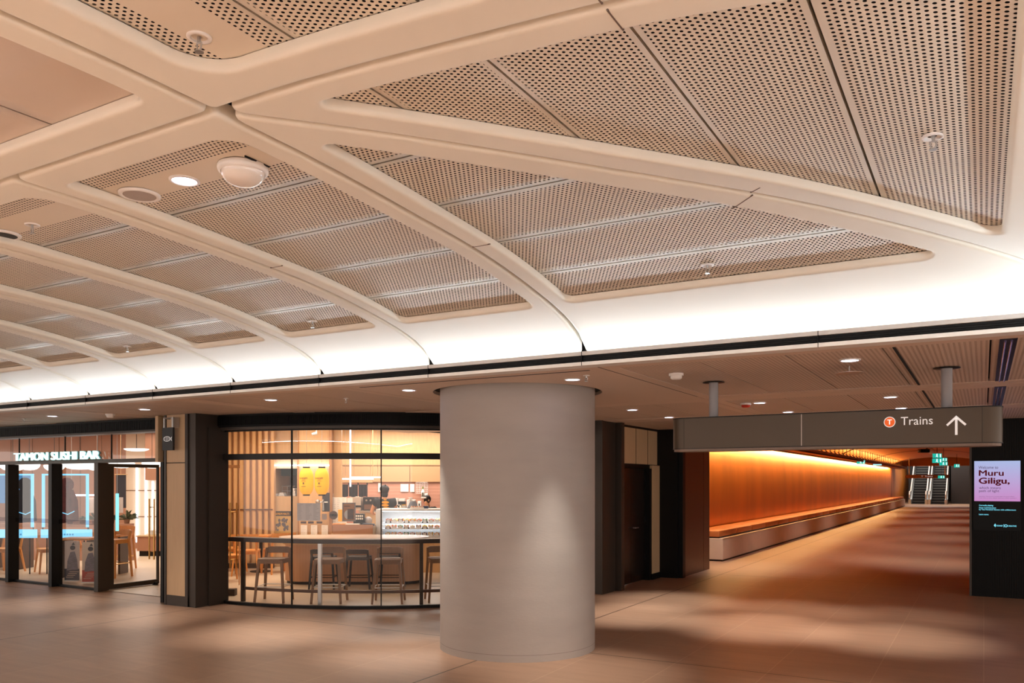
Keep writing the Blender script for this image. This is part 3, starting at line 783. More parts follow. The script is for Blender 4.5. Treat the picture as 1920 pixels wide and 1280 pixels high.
for a, b in zip(MUL, MUL[1:]):
    for z0, z1, nm in ((.04,2.005,'glass_pane'),(2.085,2.395,'transom_glass')):
        bm = bmn(); prev = None
        for i in range(21):
            q = a+(b-a)*i/20; cur = (bm.verts.new(arcp(RW, q, z0)), bm.verts.new(arcp(RW, q, z1)))
            if prev: bm.faces.new((prev[0], cur[0], cur[1], prev[1]))
            prev = cur
        obj(nm, bm, M_GLASS, w2, True)
# jambs of the curved opening
bm = bmn(); ubox(bm, 7.42, 7.90, 9.22, 9.36, 0, ZL+.02); ubox(bm, 7.62, 7.95, 9.19, 9.24, 0, 2.45); obj('side_reveal', bm, M_BRONZE, w2)
bm = bmn(); ubox(bm, 7.86, 7.96, 9.21, 9.34, 0, 3.0); obj('inner_jamb', bm, M_BLACK, w2)
# divider between the shops
bm = bmn(); a, b = W(7.8, 9.58, 0), W(11.56, 13.98, 0); dd = (b-a).normalized(); nn = Vector((-dd.y, dd.x, 0))*.05
prism(bm, [tuple((a-nn)[:2]), tuple((a+nn)[:2]), tuple((b+nn)[:2]), tuple((b-nn)[:2])], 0, 3.04); struct('wall_divider', bm, M_TIMBER)

# ------------------------------------------------------------------ service wall, dark pier, right black wall
w3 = link('wall_service', None); w3['kind'] = 'structure'
bm = bmn(); ubox(bm, 11.35, 11.95, 4.98, 5.35, 0, ZL+.02); obj('dark_pier', bm, M_BRONZE, w3)
bm = bmn(); ubox(bm, 11.86, 11.98, 4.88, 5.3, 0, ZL+.02); obj('dark_pier', bm, M_BRONZE, w3)
bm = bmn(); ubox(bm, 11.985, 14.1, 5.05, 5.35, 2.0, ZL+.02); ubox(bm, 11.985, 12.18, 5.02, 5.3, .10, 1.985); ubox(bm, 13.55, 13.92, 5.00, 5.3, .10, 1.985)
obj('timber_panel', bm, M_TIMBER, w3)
bm = bmn()
for u in (12.22, 12.9, 13.45): ubox(bm, u-.004, u+.004, 5.045, 5.06, 2.0, ZL)
ubox(bm, 11.985, 14.0, 5.04, 5.3, 1.985, 2.0); ubox(bm, 11.985, 12.19, 5.0, 5.3, 0, .10); ubox(bm, 13.50, 13.95, 4.98, 5.3, 0, .10); ubox(bm, 12.0, 14.1, 5.03, 5.06, ZL-.03, ZL+.01)
obj('panel_joint', bm, M_BLACK, w3)
d = link('door_2', None); d['kind'] = 'structure'
M_DOOR = mat('glossy_dark_door', (46,34,28), .22, metal=.5)
bm = bmn(); ubox(bm, 12.19, 12.80, 5.10, 5.15, .01, 1.93); obj('door_leaf', bm, M_DOOR, d)
bm = bmn(); ubox(bm, 12.81, 13.42, 5.10, 5.15, .01, 1.93); obj('door_leaf', bm, M_DOOR, d)
bm = bmn(); ubox(bm, 12.17, 13.53, 5.04, 5.2, 1.93, 1.985); ubox(bm, 13.43, 13.54, 5.01, 5.2, 0, 1.93); ubox(bm, 12.165, 12.185, 5.02, 5.2, 0, 1.93); obj('door_frame', bm, M_BLACK, d)
bm = bmn()
for z in (.35, 1.0, 1.5, 1.7): ubox(bm, 13.405, 13.43, 5.08, 5.10, z, z+.09)
obj('hinge', bm, M_BLACK, d)
bm = bmn(); p = W(12.87, 5.09, .93); rod(bm, p, p+Vector((.05,0,0)), .012); rod(bm, p+Vector((.05,0,0)), p+Vector((.05,.12,0)), .009); obj('door_handle', bm, M_STEEL, d)

M_PIER = mat('brown_satin_pier', (92,66,52), .30, metal=.7)
t = link('wall_corner', None); t['kind'] = 'structure'
bm = bmn(); ubox(bm, 14.12, 15.36, 4.64, 5.7, 0, ZL+.3); o_ = obj('brown_panel', bm, M_PIER, t); o_.location = -t.location
bm = bmn(); ubox(bm, 15.372, 15.75, 4.64, 5.7, 0, ZL+.3); o_ = obj('brown_panel', bm, M_PIER, t); o_.location = -t.location
bm = bmn(); ubox(bm, 13.93, 14.115, 4.68, 5.2, 0, ZL+.02); ubox(bm, 14.0, 14.14, 4.60, 4.70, 0, ZL+.02); o_ = obj('black_panel', bm, M_BLACK, t); o_.location = -t.location

t = link('wall_right', None); t['kind'] = 'structure'
bm = bmn(); ubox(bm, 14.0, 15.8, -6, .165, 0, ZL+.1)
obj('wall_core', bm, M_RIB, t)
bm = bmn()
for i in range(120): ubox(bm, 13.990, 14.002, .15-i*.03, .135-i*.03, 0, ZL)
obj('ribbed_cladding', bm, M_RIB, t)
bm = bmn(); ubox(bm, 13.985, 14.05, .155, .185, 0, ZL); obj('corner_trim', bm, M_BRONZE, t)

# digital display
u_ = 13.93
def onwall(px, py): 
    d_ = (px-960)/FPX; Y_ = u_/(.5*d_+C30); return CF(px, py, Y_)
pa, pb = onwall(1826, 865), onwall(1914, 993)
t = thing('digital_display', 'portrait wall screen with lilac welcome panel on the black wall', 'screen', (pa.x, u_, pb.z-.01))
sw, sh = pb.x-pa.x, pa.z-pb.z+.02
bm = bmn(); box(bm, -.008, sw+.008, .004, .055, -.008, sh+.008); obj('screen_body', bm, mat('screen_black', (6,7,8), .4, spec=.15), t)
def grad(name, c0, c1, s, z0, z1):
    m, nt, b = newmat(name); N = nt.nodes.new; L = nt.links.new
    tc = N('ShaderNodeTexCoord'); sp = N('ShaderNodeSeparateXYZ'); L(tc.outputs['Object'], sp.inputs[0])
    mr = N('ShaderNodeMapRange'); L(sp.outputs[2], mr.inputs[0]); mr.inputs[1].default_value = z0; mr.inputs[2].default_value = z1
    mx = N('ShaderNodeMix'); mx.data_type = 'RGBA'; L(mr.outputs[0], mx.inputs[0]); mx.inputs[6].default_value = lin(c0); mx.inputs[7].default_value = lin(c1)
    b.inputs['Base Color'].default_value = (.01,.01,.01,1); L(mx.outputs[2], b.inputs['Emission Color']); b.inputs['Emission Strength'].default_value = s
    return m
zl = sh*(1-(940-865)/128.0)
bm = bmn(); box(bm, .005, sw-.005, 0, .004, zl, sh-.004); obj('lit_picture', bm, grad('lilac_screen', (190,128,186), (160,176,216), .55, zl, sh), t)
K = sw/88.0
M_DR = mat('dark_red_print', (92,16,26), .6, emit=(92,16,26), es=.3); M_DP = mat('dark_plum_print', (70,42,78), .6, emit=(70,42,78), es=.3)
M_CY = glow('cyan_print', (120,214,236), 1.3)
def st(s, px, py, w, h, m, bold=0):     # px,py: lower left of the words, measured within the screen
    text('lettering', s, ((px-1826)*K, -.001, sh-(py-865)*sh/128.0), m, t, w=w*K, h=h*sh/128.0, bold=bold, depth=.001)
st('Welcome to', 1835, 880, 37, 5.2, M_DP)
st('Muru', 1836, 893, 46, 10.5, M_DR, .003)
st('Giligu,', 1836, 911, 57, 14.5, M_DR, .003)
st('which means', 1836, 917.5, 41, 4.6, M_DP)
st('path of light', 1836, 924.5, 38, 5.8, M_DP)
st('Attention: This artwork contains light and sound effects', 1836, 932.2, 66, 1.6, M_DP)
st('from time to time, please take care when viewing it', 1836, 935, 70, 1.6, M_DP)
st('Currently playing:', 1836, 950, 27, 3.6, M_CY, .0015)
st('Sonic Luminescence', 1836, 953.5, 32, 2.6, M_CY, .0015)
st('by Tina Havelock Stevens with collaborators', 1836, 957.6, 69, 3.2, M_CY, .0015)
st('Learn more:', 1836, 966, 18, 2.8, M_CY, .0015)
st('SYDNEY', 1869, 986.5, 12, 2.6, M_CY, .0015)
st('CREATIVE', 1890, 986.5, 16, 2.6, M_CY, .0015)
bm = bmn(); X_ = lambda px: (px-1826)*K; Z_ = lambda py: sh-(py-865)*sh/128.0
box(bm, X_(1882.3), X_(1883), -.001, 0, Z_(988), Z_(982)); vprism(bm, [(X_(1864),Z_(985)),(X_(1866.5),Z_(981)),(X_(1868),Z_(984)),(X_(1867),Z_(988))], -.001, 0)
lathe(bm, [(.012,0),(.020,0),(.020,.001),(.012,.001)], 20, (0,0,0)); 
for v in list(bm.verts)[-80:]: v.co = Vector((X_(1886.6)+v.co.x, -.001-v.co.z, Z_(985)+v.co.y))
obj('logo', bm, M_CY, t)

# ------------------------------------------------------------------ the tunnel
TV0, TV1, TU0, TU1 = 5.60, -.35, 15.75, 66.0
tn = link('wall_tunnel', None); tn['kind'] = 'structure'
def sheet(bm, prof2, u0, u1, n=2):
    rows = []
    for k in range(n+1):
        u = u0+(u1-u0)*k/n; rows.append([bm.verts.new(W(u, v, z)) for v, z in prof2])
    for A, B in zip(rows, rows[1:]):
        for i in range(len(A)-1): bm.faces.new((A[i], A[i+1], B[i+1], B[i]))
lw = [(5.60+.10*((z-1.5)/1.2)**2*(1 if z > 1.5 else .5)-.02, z) for z in [i*.15 for i in range(0, 18)]]+[(5.66, 2.64),(5.66, 2.78)]
seg = [15.75, 62.6, 78]
for a, b in zip(seg, seg[1:]):
    bm = bmn(); sheet(bm, lw, a+.10, b-.10, 1); obj('copper_panel', bm, M_COPPER, tn, True)
bm = bmn(); ubox(bm, TU0, 78, 5.72, 5.8, 0, 3.6); obj('backing', bm, M_VOID, tn)
bm = bmn(); ubox(bm, TU0, TU1+8, -.42, -.35, 0, 3.6); obj('side_panel', bm, mat('muted_bronze_panel', (150,122,100), .5, metal=.2), tn)
tc_ = link('ceiling_tunnel', None); tc_['kind'] = 'structure'
def archz(v):
    t_ = (v-2.62)/2.98; return 2.66+.80*math.sqrt(max(0, 1-t_*t_*.93))
av = [5.60-5.95*i/28 for i in range(29)]
for a, b in zip([15.75, 27.5, 39.3, 51.0], [27.5, 39.3, 51.0, 65.5]):
    bm = bmn(); sheet(bm, [(v, archz(v)) for v in av], a+.22, b-.22, 1); obj('vault_skin', bm, M_TCEIL, tc_, True)
    bm = bmn(); sheet(bm, [(v, archz(v)+.12) for v in av], a-.2, b+.2, 1); obj('vault_backing', bm, M_VOID, tc_, True)
bm = bmn(); ubox(bm, TU0, TU1, 4.82, 5.30, 2.64, 2.67); ubox(bm, TU0, TU1, 4.82, 4.86, 2.62, 2.76); ubox(bm, TU0, TU1, 5.27, 5.30, 2.60, 2.70); obj('soffit_shelf', bm, mat('copper_shelf', (150,84,40), .45, metal=.3), tc_)
bm = bmn(); ubox(bm, TU0, TU0+.1, -6, 5.8, ZL, 3.7); ubox(bm, 15.7, 66.3, -.6, 6, 3.72, 3.8); obj('end_header', bm, M_BLACK, tc_)
bm = bmn(); ubox(bm, 66.0, 66.2, -1.0, 6, 2.84, 3.8); obj('end_header', bm, M_TCEIL, tc_)
t = thing('ceiling_hanger_rail', 'long rail of thin rods hung between tunnel trough and vault', 'rail')
rd0 = None
for i in range(42):
    u = 21+i*1.03; zt = archz(4.95)
    if rd0 is None:
        bm = bmn(); rod(bm, (0,0,2.76), (0,0,zt), .014, n=6); rod(bm, (-.07,0,2.79), (.07,0,2.79), .012, n=6); rod(bm, (-.06,0,zt-.04), (.06,0,zt-.04), .010, n=6)
        rod(bm, (.1,.0,2.70), (-.05,.10,2.86), .020, .03, 6)
        rd0 = obj('hanger_rod', bm, mat('dark_rod', (70,44,30), .5), t); rd0.location = W(u, 4.95, 0)
    else:
        c = rd0.copy(); COL.objects.link(c); c.location = W(u, 4.95, 0); c.parent = t
bm = bmn(); ubox(bm, 20.5, 64, 4.93, 4.97, 2.75, 2.78); obj('carrier_rail', bm, mat('dark_rod', (0,0,0)), t)

# bench along the tunnel wall
t = thing('long_bench', 'very long pale stone bench with orange cushions along the glowing copper wall', 'bench')
bm = bmn(); ubox(bm, 17.35, 64.0, 4.82, 5.56, .035, .485, .006); obj('bench_plinth', bm, mat('pale_bench_stone', (214,190,172), .5, noise=.03), t)
bm = bmn(); ubox(bm, 17.37, 64.0, 4.84, 5.56, .0, .035); obj('shadow_gap', bm, M_BLACK, t)
bm = bmn(); ubox(bm, 17.5, 64.0, 4.93, 5.52, .485, .515); obj('cushion_base', bm, M_BLACK, t)
bm = bmn(); ubox(bm, 17.35, 64.0, 4.815, 4.835, .478, .488); obj('metal_nosing', bm, M_STEEL, t)
M_CUSH = mat('tan_leather', (196,112,56), .5)
bm = bmn(); box(bm, 0, .62, 0, 1.40, 0, .13, None, .018); c0 = obj('cushion', bm, M_CUSH, t, True); c0.location = W(17.42, 5.54, .515)
for i in range(1, 32):
    c = c0.copy(); COL.objects.link(c); c.parent = t; c.location = W(17.42+i*1.46, 5.54, .515)

# end of the tunnel: escalators, dark wall, small hanging sign
bm = bmn(); ubox(bm, 79, 79.2, -2.5, 8, 0, 7); ubox(bm, 66.2, 79, -2.5, -2.4, 0, 7); ubox(bm, 66.2, 79.2, -2.5, 6, 6.9, 7); ubox(bm, 72.0, 79, -2.4, 2.2, 0, 6.9); struct('wall_back', bm, mat('dark_end_wall', (34,30,30), .5))
def escalator(v, label):
    t = thing('escalator', label, 'escalator', W(69.4, v, 0), group='escalators at the end of the tunnel')
    bm = bmn()
    for k in range(22): box(bm, -.46, .46, 1.0+k*.35, 1.0+(k+1)*.35+.02, max(0, k*.2-.3), (k+1)*.2)
    box(bm, -.46, .46, 0, 1.0, 0, .03); obj('steps', bm, mat('escalator_step', (34,34,36), .5, metal=.4), t)
    bm = bmn()
    for k in range(22): box(bm, -.46, .46, 1.0+k*.35-.004, 1.0+k*.35+.006, (k+1)*.2-.03, (k+1)*.2+.003)
    obj('step_nosing', bm, mat('step_nosing', (120,120,116), .5), t)
    for s in (-1, 1):
        x = s*.56
        bm = bmn(); vprism(bm, [(0,0),(0,.35),(1.0,.35),(8.7,4.75),(8.7,4.0),(1.3,0)], -.09, .09)
        for w_ in bm.verts: w_.co = Vector((x+w_.co.y, w_.co.x, w_.co.z))
        obj('skirt', bm, M_STEEL, t)
        bm = bmn(); vprism(bm, [(-.2,.45),(-.25,.75),(-.1,.92),(1.0,.95),(8.7,5.35),(8.7,4.75),(1.0,.35),(0,.35)], -.006, .006)
        for w_ in bm.verts: w_.co = Vector((x+w_.co.y, w_.co.x, w_.co.z))
        obj('balustrade', bm, mat('balustrade_panel', (150,146,142), .25, metal=.6), t)
        bm = bmn(); path(bm, [(x,-.25,.45),(x,-.32,.72),(x,-.1,.96),(x,1.0,1.0),(x,8.7,5.4)], .045, 8); obj('handrail', bm, mat('pale_handrail', (226,214,204), .4), t)
    return t
escalator(4.35, 'left escalator rising at the far end of the tunnel')
escalator(3.02, 'right escalator rising at the far end of the tunnel')
light_area('escalator_light', W(71, 3.4, 6.2), 4, 4, 230, (1, .93, .85))
light_area('escalator_light', W(68, 3.2, 6.0), 3.5, .8, 90, (1, .86, .74))
p = CF(1738, 893, 56); t = thing('hanging_direction_sign', 'small far bronze hanging sign crossing in front of the escalators', 'sign', (p.x, p.y, 0), 0)
bm = bmn(); vprism(bm, rrect(2.7, .24, .1, 4, 0, p.z), 0, .15); obj('sign_body', bm, mat('far_sign', (120,84,60), .5), t)
text('lettering', 'T  Trains', (-.35, -.004, p.z-.04), M_SIGNW, t, w=.7, h=.1)
for s in (-1.1, 1.1):
    bm = bmn(); rod(bm, (s,.07,p.z+.12), (s,.07,3.4), .03); obj('hanging_pole', bm, M_STEEL, t)
M_GRN = glow('green_exit', (10,168,150), 1.2)
def exit_sign(px, py, Y, w, h, label):
    p = CF(px, py, Y); t = thing('exit_sign', label, 'exit sign', (p.x, p.y, p.z), 0, 'green exit signs in the tunnel')
    bm = bmn(); box(bm, -w/2, w/2, 0, .05, -h/2, h/2, None, .006); obj('sign_box', bm, M_GRN, t)
    k = h*.4; bm = bmn()
    path(bm, [(-.02,-.006,k*.55),(.0,-.006,-k*.05),(.28*k,-.006,-k*.45),(.25*k,-.006,-k*.9)], .012, 5); path(bm, [(0,-.006,-k*.05),(-.3*k,-.006,-k*.5),(-.6*k,-.006,-k*.6)], .012, 5)
    path(bm, [(-.4*k,-.006,k*.1),(-.02,-.006,k*.45),(.4*k,-.006,k*.2)], .010, 5); sphere(bm, (0,-.006,k*.85), .022, 8)
    vprism(bm, [(w*.3,-k*.9),(w*.42,-k*.9),(w*.42,k*.9),(w*.3,k*.9)], -.006, 0)
    obj('running_figure', bm, glow('white_figure', (220,255,245), 1.5), t)
    zc = archz(2.6)-.02
    bm = bmn(); rod(bm, (0,.025,h/2), (0,.025,max(h/2+.05, min(zc-p.z, 1.2))), .012, n=6); obj('hanger', bm, M_BLACK, t)
exit_sign(1757, 854, 34, .34, .18, 'upper nearer green exit sign hanging under the tunnel vault')
exit_sign(1757, 863.5, 34.05, .36, .18, 'lower nearer green exit sign hanging under the tunnel vault')
exit_sign(1769, 861.5, 42, .34, .18, 'upper farther green exit sign hanging under the tunnel vault')
exit_sign(1769, 869, 42.05, .38, .18, 'lower farther green exit sign hanging under the tunnel vault')
exit_sign(1614, 866, 38, .36, .18, 'green exit sign by the hanging rods on the left of the tunnel')
exit_sign(1765, 894, 55.5, .40, .19, 'green exit sign on the far hanging sign by the escalators')
exit_sign(1794, 873, 50, .30, .20, 'green exit sign at the far right of the tunnel vault')
for px, py, Y in ((1521, 847, 30), (1645, 871, 42)):
    p = CF(px, py, Y); t = thing('emergency_light', 'small cyan lamp in the tunnel trough, %s' % ('nearer the hanging sign' if px < 1600 else 'farther by the exit sign'), 'lamp', p)
    bm = bmn(); box(bm, -.2, .2, -.03, .03, -.03, .03, None, .01); obj('lamp_body', bm, glow('cyan_lamp', (150,230,240), 1.6), t)
p = CF(1741, 845, 26); t = thing('camera_cluster', 'dark camera cluster with white dome under the tunnel vault', 'security camera', p, PI/6)
bm = bmn(); box(bm, -.30, .0, -.10, .1, -.06, .06, None, .03); obj('camera_body', bm, M_BLACK, t)
bm = bmn(); sphere(bm, (.07,0,.0), .10, 20); obj('dome', bm, M_WHITE, t, True)
bm = bmn(); rod(bm, (-.05,0,0), (-.05,0,.5), .03); obj('mount', bm, mat('dark_rod', (0,0,0)), t)
bm = bmn(); sphere(bm, (-.32,0,.0), .03, 10); obj('lens', bm, M_STEEL, t, True)
# tunnel downlights: pools along the bench side of the floor
for i, u in enumerate((16.6, 20.5, 25.5, 31, 38, 46, 55, 63)):
    l = bpy.data.lights.new('tunnel_downlight', 'SPOT'); l.energy = 85 if i else 100; l.color = (1, .92, .86); l.spot_size = math.radians(95); l.spot_blend = 1; l.shadow_soft_size = .1
    link('tunnel_downlight', l, None, W(u+2.6, .9, 3.0 if i else 2.6))
    s = link('tunnel_downlight', l, None, W(u, 4.3 if i == 0 else 3.2, 2.6 if i == 0 else 3.3))
# ------------------------------------------------------------------ inside the curved shop
RZ = PI/6
def FL(px, Y, z=.006):
    p = CF(px, HZ, Y); return Vector((p.x, p.y, z))
def zz(py, Y): return EYE+(HZ-py)/FPX*Y
def wid(n, Y): return n*Y/FPX
FR = Matrix.Rotation(RZ, 4, 'Z')
def fbox(bm, px0, px1, Y0, Y1, z0, z1, bev=0):        # box square to the shop's own axes
    a = wid(px0-960, Y0); b = wid(px1-960, Y0)
    return box(bm, a, b, Y0, Y1, z0, z1, FR, bev)
sh = link('wall_shop', None); sh['kind'] = 'structure'
# slatted wall on the left
bm = bmn(); fbox(bm, 395, 512, 16.25, 16.35, 0, 3.04); obj('backing_panel', bm, mat('slat_backing', (216,168,122), .6), sh)
for i in range(8):
    bm = bmn(); x = wid(424-960, 16.05)+i*.122; box(bm, x, x+.062, 16.13, 16.25, .05, 3.0, FR); obj('timber_slat', bm, M_WOOD, sh)
bm = bmn(); fbox(bm, 418, 511, 16.11, 16.14, zz(955,16.1)-.012, zz(955,16.1)+.012); obj('slat_rail', bm, mat('slat_rail', (96,64,44), .5), sh)
bm = bmn(); fbox(bm, 395, 512, 16.0, 16.1, 0, .10); obj('skirting', bm, mat('dark_skirting', (60,44,36), .5), sh)
# wall with the kitchen hatch (opening between two heights)
Yh = 16.3
hz0, hz1, gz = zz(930, Yh), zz(878, Yh), 3.04
bm = bmn(); fbox(bm, 511, 557, Yh, Yh+.1, 0, hz0); fbox(bm, 511, 558, Yh, Yh+.1, hz1, gz); obj('hatch_wall', bm, M_TIMBER, sh)
bm = bmn(); fbox(bm, 508, 566, Yh+1.3, Yh+1.4, .5, gz); obj('hatch_back', bm, mat('mauve_kitchen_wall', (128,112,116), .5), sh)
bm = bmn(); fbox(bm, 500, 511, Yh, Yh+1.4, 0, gz); fbox(bm, 557, 560, Yh-.2, Yh+1.4, 0, gz); obj('hatch_side', bm, M_TIMBER, sh)
bm = bmn(); fbox(bm, 511, 558, Yh+.1, Yh+.6, hz0-.05, hz0); obj('hatch_shelf', bm, M_STEEL, sh)
bm = bmn(); fbox(bm, 558, 619, 16.0, 16.1, 0, gz); obj('menu_wall', bm, M_WOOD, sh)
bm = bmn(); fbox(bm, 617, 622, 15.9, 16.1, 0, gz); fbox(bm, 558, 559.5, 15.97, 16.1, 0, gz); obj('wall_edge', bm, mat('edge_timber', (170,122,80), .5), sh)
bm = bmn(); fbox(bm, 619, 640, 16.1, 16.2, 0, gz); obj('side_wall', bm, M_WOOD, sh)
# kitchen wall: pink tile below, tan cupboards above
Yk = 18.4
bm = bmn(); fbox(bm, 600, 905, Yk, Yk+.1, 0, zz(903, Yk)); obj('tiled_wall', bm, stripes('pink_tile', (214,160,138), (198,142,120), .075, 2, .35, .9, .2), sh)
bm = bmn(); fbox(bm, 600, 905, Yk-.05, Yk+.1, zz(903, Yk), zz(870, Yk)); obj('bulkhead', bm, mat('tan_bulkhead', (192,150,110), .5), sh)
bm = bmn(); fbox(bm, 600, 905, Yk-.02, Yk+.1, zz(870, Yk), gz); obj('upper_wall', bm, M_WOOD, sh)
bm = bmn()
for px in (625, 768, 849): fbox(bm, px, px+.8, Yk-.06, Yk-.04, zz(903,Yk), zz(872,Yk))
fbox(bm, 600, 905, Yk-.06, Yk-.04, zz(873,Yk), zz(872,Yk)); obj('bulkhead_joint', bm, mat('dark_joint', (120,84,56), .6), sh)
# LED strips under the headers
for px0, px1, Y in ((511,557,16.22),(559,617,15.92)):
    t = thing('led_strip', 'thin white light strip above the %s' % ('kitchen hatch' if px0 < 520 else 'yellow lanterns'), 'light strip', FL((px0+px1)/2, Y, zz(873,Y)), RZ)
    w = wid(px1-px0, Y)/2; bm = bmn(); box(bm, -w, w, 0, .03, 0, .02); obj('diffuser', bm, M_LAMP, t)
# things in the hatch
t = thing('wire_basket', 'chrome wire basket in the kitchen hatch', 'basket', FL(541, 16.75, hz0), RZ)
bm = bmn()
for z in (.0,.10,.20): path(bm, [(-.11,-.08,z),(.11,-.08,z),(.11,.08,z),(-.11,.08,z),(-.11,-.08,z)], .007, 5)
for x in (-.11,0,.11): rod(bm, (x,-.08,0), (x,-.08,.20), .006, n=5)
obj('wire_frame', bm, M_STEEL, t)
for px, w, h, lb in ((517,.14,.05,'low stack of white plates at the left of the kitchen hatch'),(552,.09,.16,'pile of white cloths at the right of the kitchen hatch'),(530,.12,.07,'white folded cloth in front of the wire basket')):
    t = thing('folded_linen', lb, 'linen', FL(px, 16.55, hz0), RZ); bm = bmn(); 
    for k in range(3): box(bm, -w/2+.01*k, w/2-.008*k, -.1, .1, k*h/3, (k+1)*h/3-.003, None, .008)
    obj('stack', bm, M_WHITE, t)
t = thing('range_hood', 'grey blue hood edge across the top of the kitchen hatch', 'hood', FL(534, 16.9, hz1-.14), RZ)
bm = bmn(); box(bm, -.25, .25, 0, .4, 0, .16, None, .02); obj('hood_body', bm, mat('hood_teal', (66,92,104), .3, metal=.6), t)
# lanterns
def lantern(px, py, label):
    Y = 14.6; t = thing('paper_lantern', label, 'lantern', FL(px, Y, 0), RZ, 'yellow lanterns')
    zc = zz(py, Y); H, R = .235, .128
    pr = [(.055,-H)]+[(R*(1-abs(a)**3.6*.50)*(1-.012*(k % 2)), a*H) for k, a in enumerate([-.97+i*1.94/28 for i in range(29)])]+[(.055,H)]
    bm = bmn(); lathe(bm, pr, 32, (0,0,zc)); obj('shade', bm, mat('yellow_paper', (250,180,20), .6, emit=(255,168,8), es=.22), t, True)
    for z in (-H-.022, H): bm = bmn(); lathe(bm, [(.0,0),(.062,0),(.062,.024),(0,.024)], 24, (0,0,zc+z)); obj('end_cap', bm, M_BLACK, t)
    bm = bmn(); path(bm, [(-.05,0,zc+H+.02),(-.03,0,zc+H+.08),(.03,0,zc+H+.08),(.05,0,zc+H+.02)], .005, 5); rod(bm, (0,0,zc+H+.07), (0,0,3.02), .003, n=5); obj('hanging_wire', bm, M_STEEL, t)
    mk = mat('ink_black', (70,50,16), .7)
    text('lettering', 'SAKEM', (-.02, -R-.006, zc+.055), mk, t, w=.135, h=.028, bold=.002, center=True)
    bm = bmn(); [box(bm, -.02-w_/2, -.02+w_/2, -R-.006, -R-.004, zc+z_, zc+z_+.005) for w_, z_ in ((.05,.02),(.08,-.002),(.03,-.062))]; obj('printed_lines', bm, mk, t)
    bm = bmn(); vprism(bm, [(-.02+.014*math.cos(a), zc-.035+.014*math.sin(a)) for a in [i*PI/6 for i in range(12)]], -R-.006, -R-.004); obj('round_mark', bm, mk, t)
    bm = bmn(); box(bm, -.06, .02, -R-.004, -R-.002, zc-.095, zc-.087); obj('printed_lines', bm, mk, t)
lantern(574.5, 902, 'left one of the two yellow paper lanterns')
lantern(603.5, 902, 'right one of the two yellow paper lanterns')
# printed sheets
M_PAPER = mat('white_paper', (236,230,222), .7); M_INK = mat('grey_ink', (176,168,162), .8)
def sheet_paper(name, label, cat, px0, px1, py0, py1, Y, m=M_PAPER, rows=8, cols=1, group=None, ink=M_INK, loc=None, rz=RZ):
    w, h = wid(px1-px0, Y), (py1-py0)*Y/FPX
    L_ = FL((px0+px1)/2, Y, zz(py1, Y)) if loc is None else loc
    t = thing(name, label, cat, L_, rz, group)
    bm = bmn(); box(bm, -w/2, w/2, -.004, 0, 0, h); obj('paper', bm, m, t)
    if rows:
        bm = bmn()
        for c in range(cols):
            x0 = -w/2+w*(c+.1)/cols; x1 = -w/2+w*(c+.9)/cols
            for r in range(rows):
                z = h*(1-(r+1)/(rows+1)); k = .45+.55*random.random(); box(bm, x0, x0+(x1-x0)*k, -.006, -.0041, z, z+h*.012)
        o = obj('printed_lines', bm, ink, t); o['kind'] = 'stuff'
    return t, w, h
for px, lb in ((570,'left'),(589,'middle'),(609,'right')):
    sheet_paper('paper_notice', '%s one of the three white notices on the timber menu wall' % lb, 'notice', px-6, px+6, 984, 1007, 15.93, rows=7, group='white notices on the menu wall')
for px, lb in ((569,'left'),(583,'middle'),(599,'right')):
    t = thing('small_photo', '%s small dark food photo under the grey menu board' % lb, 'picture', FL(px, 15.94, zz(981,15.94)), RZ, 'small food photos')
    bm = bmn(); box(bm, -.055, .055, -.006, 0, 0, .04); obj('print', bm, mat('dark_food_print', (62,48,50), .5, noise=.6, nscale=30), t)
t, w, h = sheet_paper('beer_poster', 'yellow and black premium poster under the kitchen hatch', 'poster', 510.5, 546, 958, 999, 16.28, mat('poster_ochre', (196,160,96), .6, noise=.15, nscale=9), rows=0)
bm = bmn(); box(bm, -w/2, w/2, -.006, -.0041, h*.78, h); obj('header_band', bm, mat('poster_dark', (44,38,40), .6), t)
text('lettering', 'PREMIUM MALTS', (-w*.40, -.007, h*.83), mat('poster_yellow', (226,170,50), .6), t, w=w*.8, h=h*.10, bold=.003)
bm = bmn()
for k in range(34): 
    x = -w*.42+w*.84*random.random(); z = h*(.14+.5*random.random()); s_ = .008+.016*random.random(); vprism(bm, [(x+s_*math.cos(a)*1.1, z+s_*math.sin(a)*1.5) for a in [i*PI/4+k for i in range(8)]], -.0062-.0002*k, -.0045)
obj('printed_crowd', bm, mat('poster_grey', (86,78,84), .6, noise=.5, nscale=20), t)['kind'] = 'stuff'
# signs stuck inside the curved glass
def on_glass(px, off=.04):
    """position and heading just inside the curved pane on the sight line of px"""
    d = Vector((C30*(px-960)/FPX-S30, S30*(px-960)/FPX+C30)); r = RW-off
    c = Vector((CX, CY)); b = d.dot(c); q = b*b-d.length_squared*(c.length_squared-r*r)
    Y = (b-math.sqrt(q))/d.length_squared; p = d*Y
    return p, Y, math.atan2(p.x-CX, -(p.y-CY))
def glass_sheet(name, label, cat, px0, px1, py0, py1, m, rows, cols, ink=M_INK):
    p, Y, a = on_glass((px0+px1)/2)
    return (*sheet_paper(name, label, cat, px0, px1, py0, py1, Y, m, rows, cols, None, ink, Vector((p.x, p.y, zz(py1, Y))), a), Y)
glass_sheet('menu_board', 'wide grey menu sheet stuck inside the curved window below the lanterns', 'menu', 556, 602, 943, 976, mat('grey_menu_sheet', (212,206,206), .6), 12, 3, mat('menu_ink', (150,142,142), .7))
glass_sheet('small_notice', 'small pinkish white notice beside the grey menu board', 'notice', 603.5, 613, 963, 974, mat('pink_paper', (226,200,184), .7), 3, 1)
p, Y, a = on_glass(625.5)
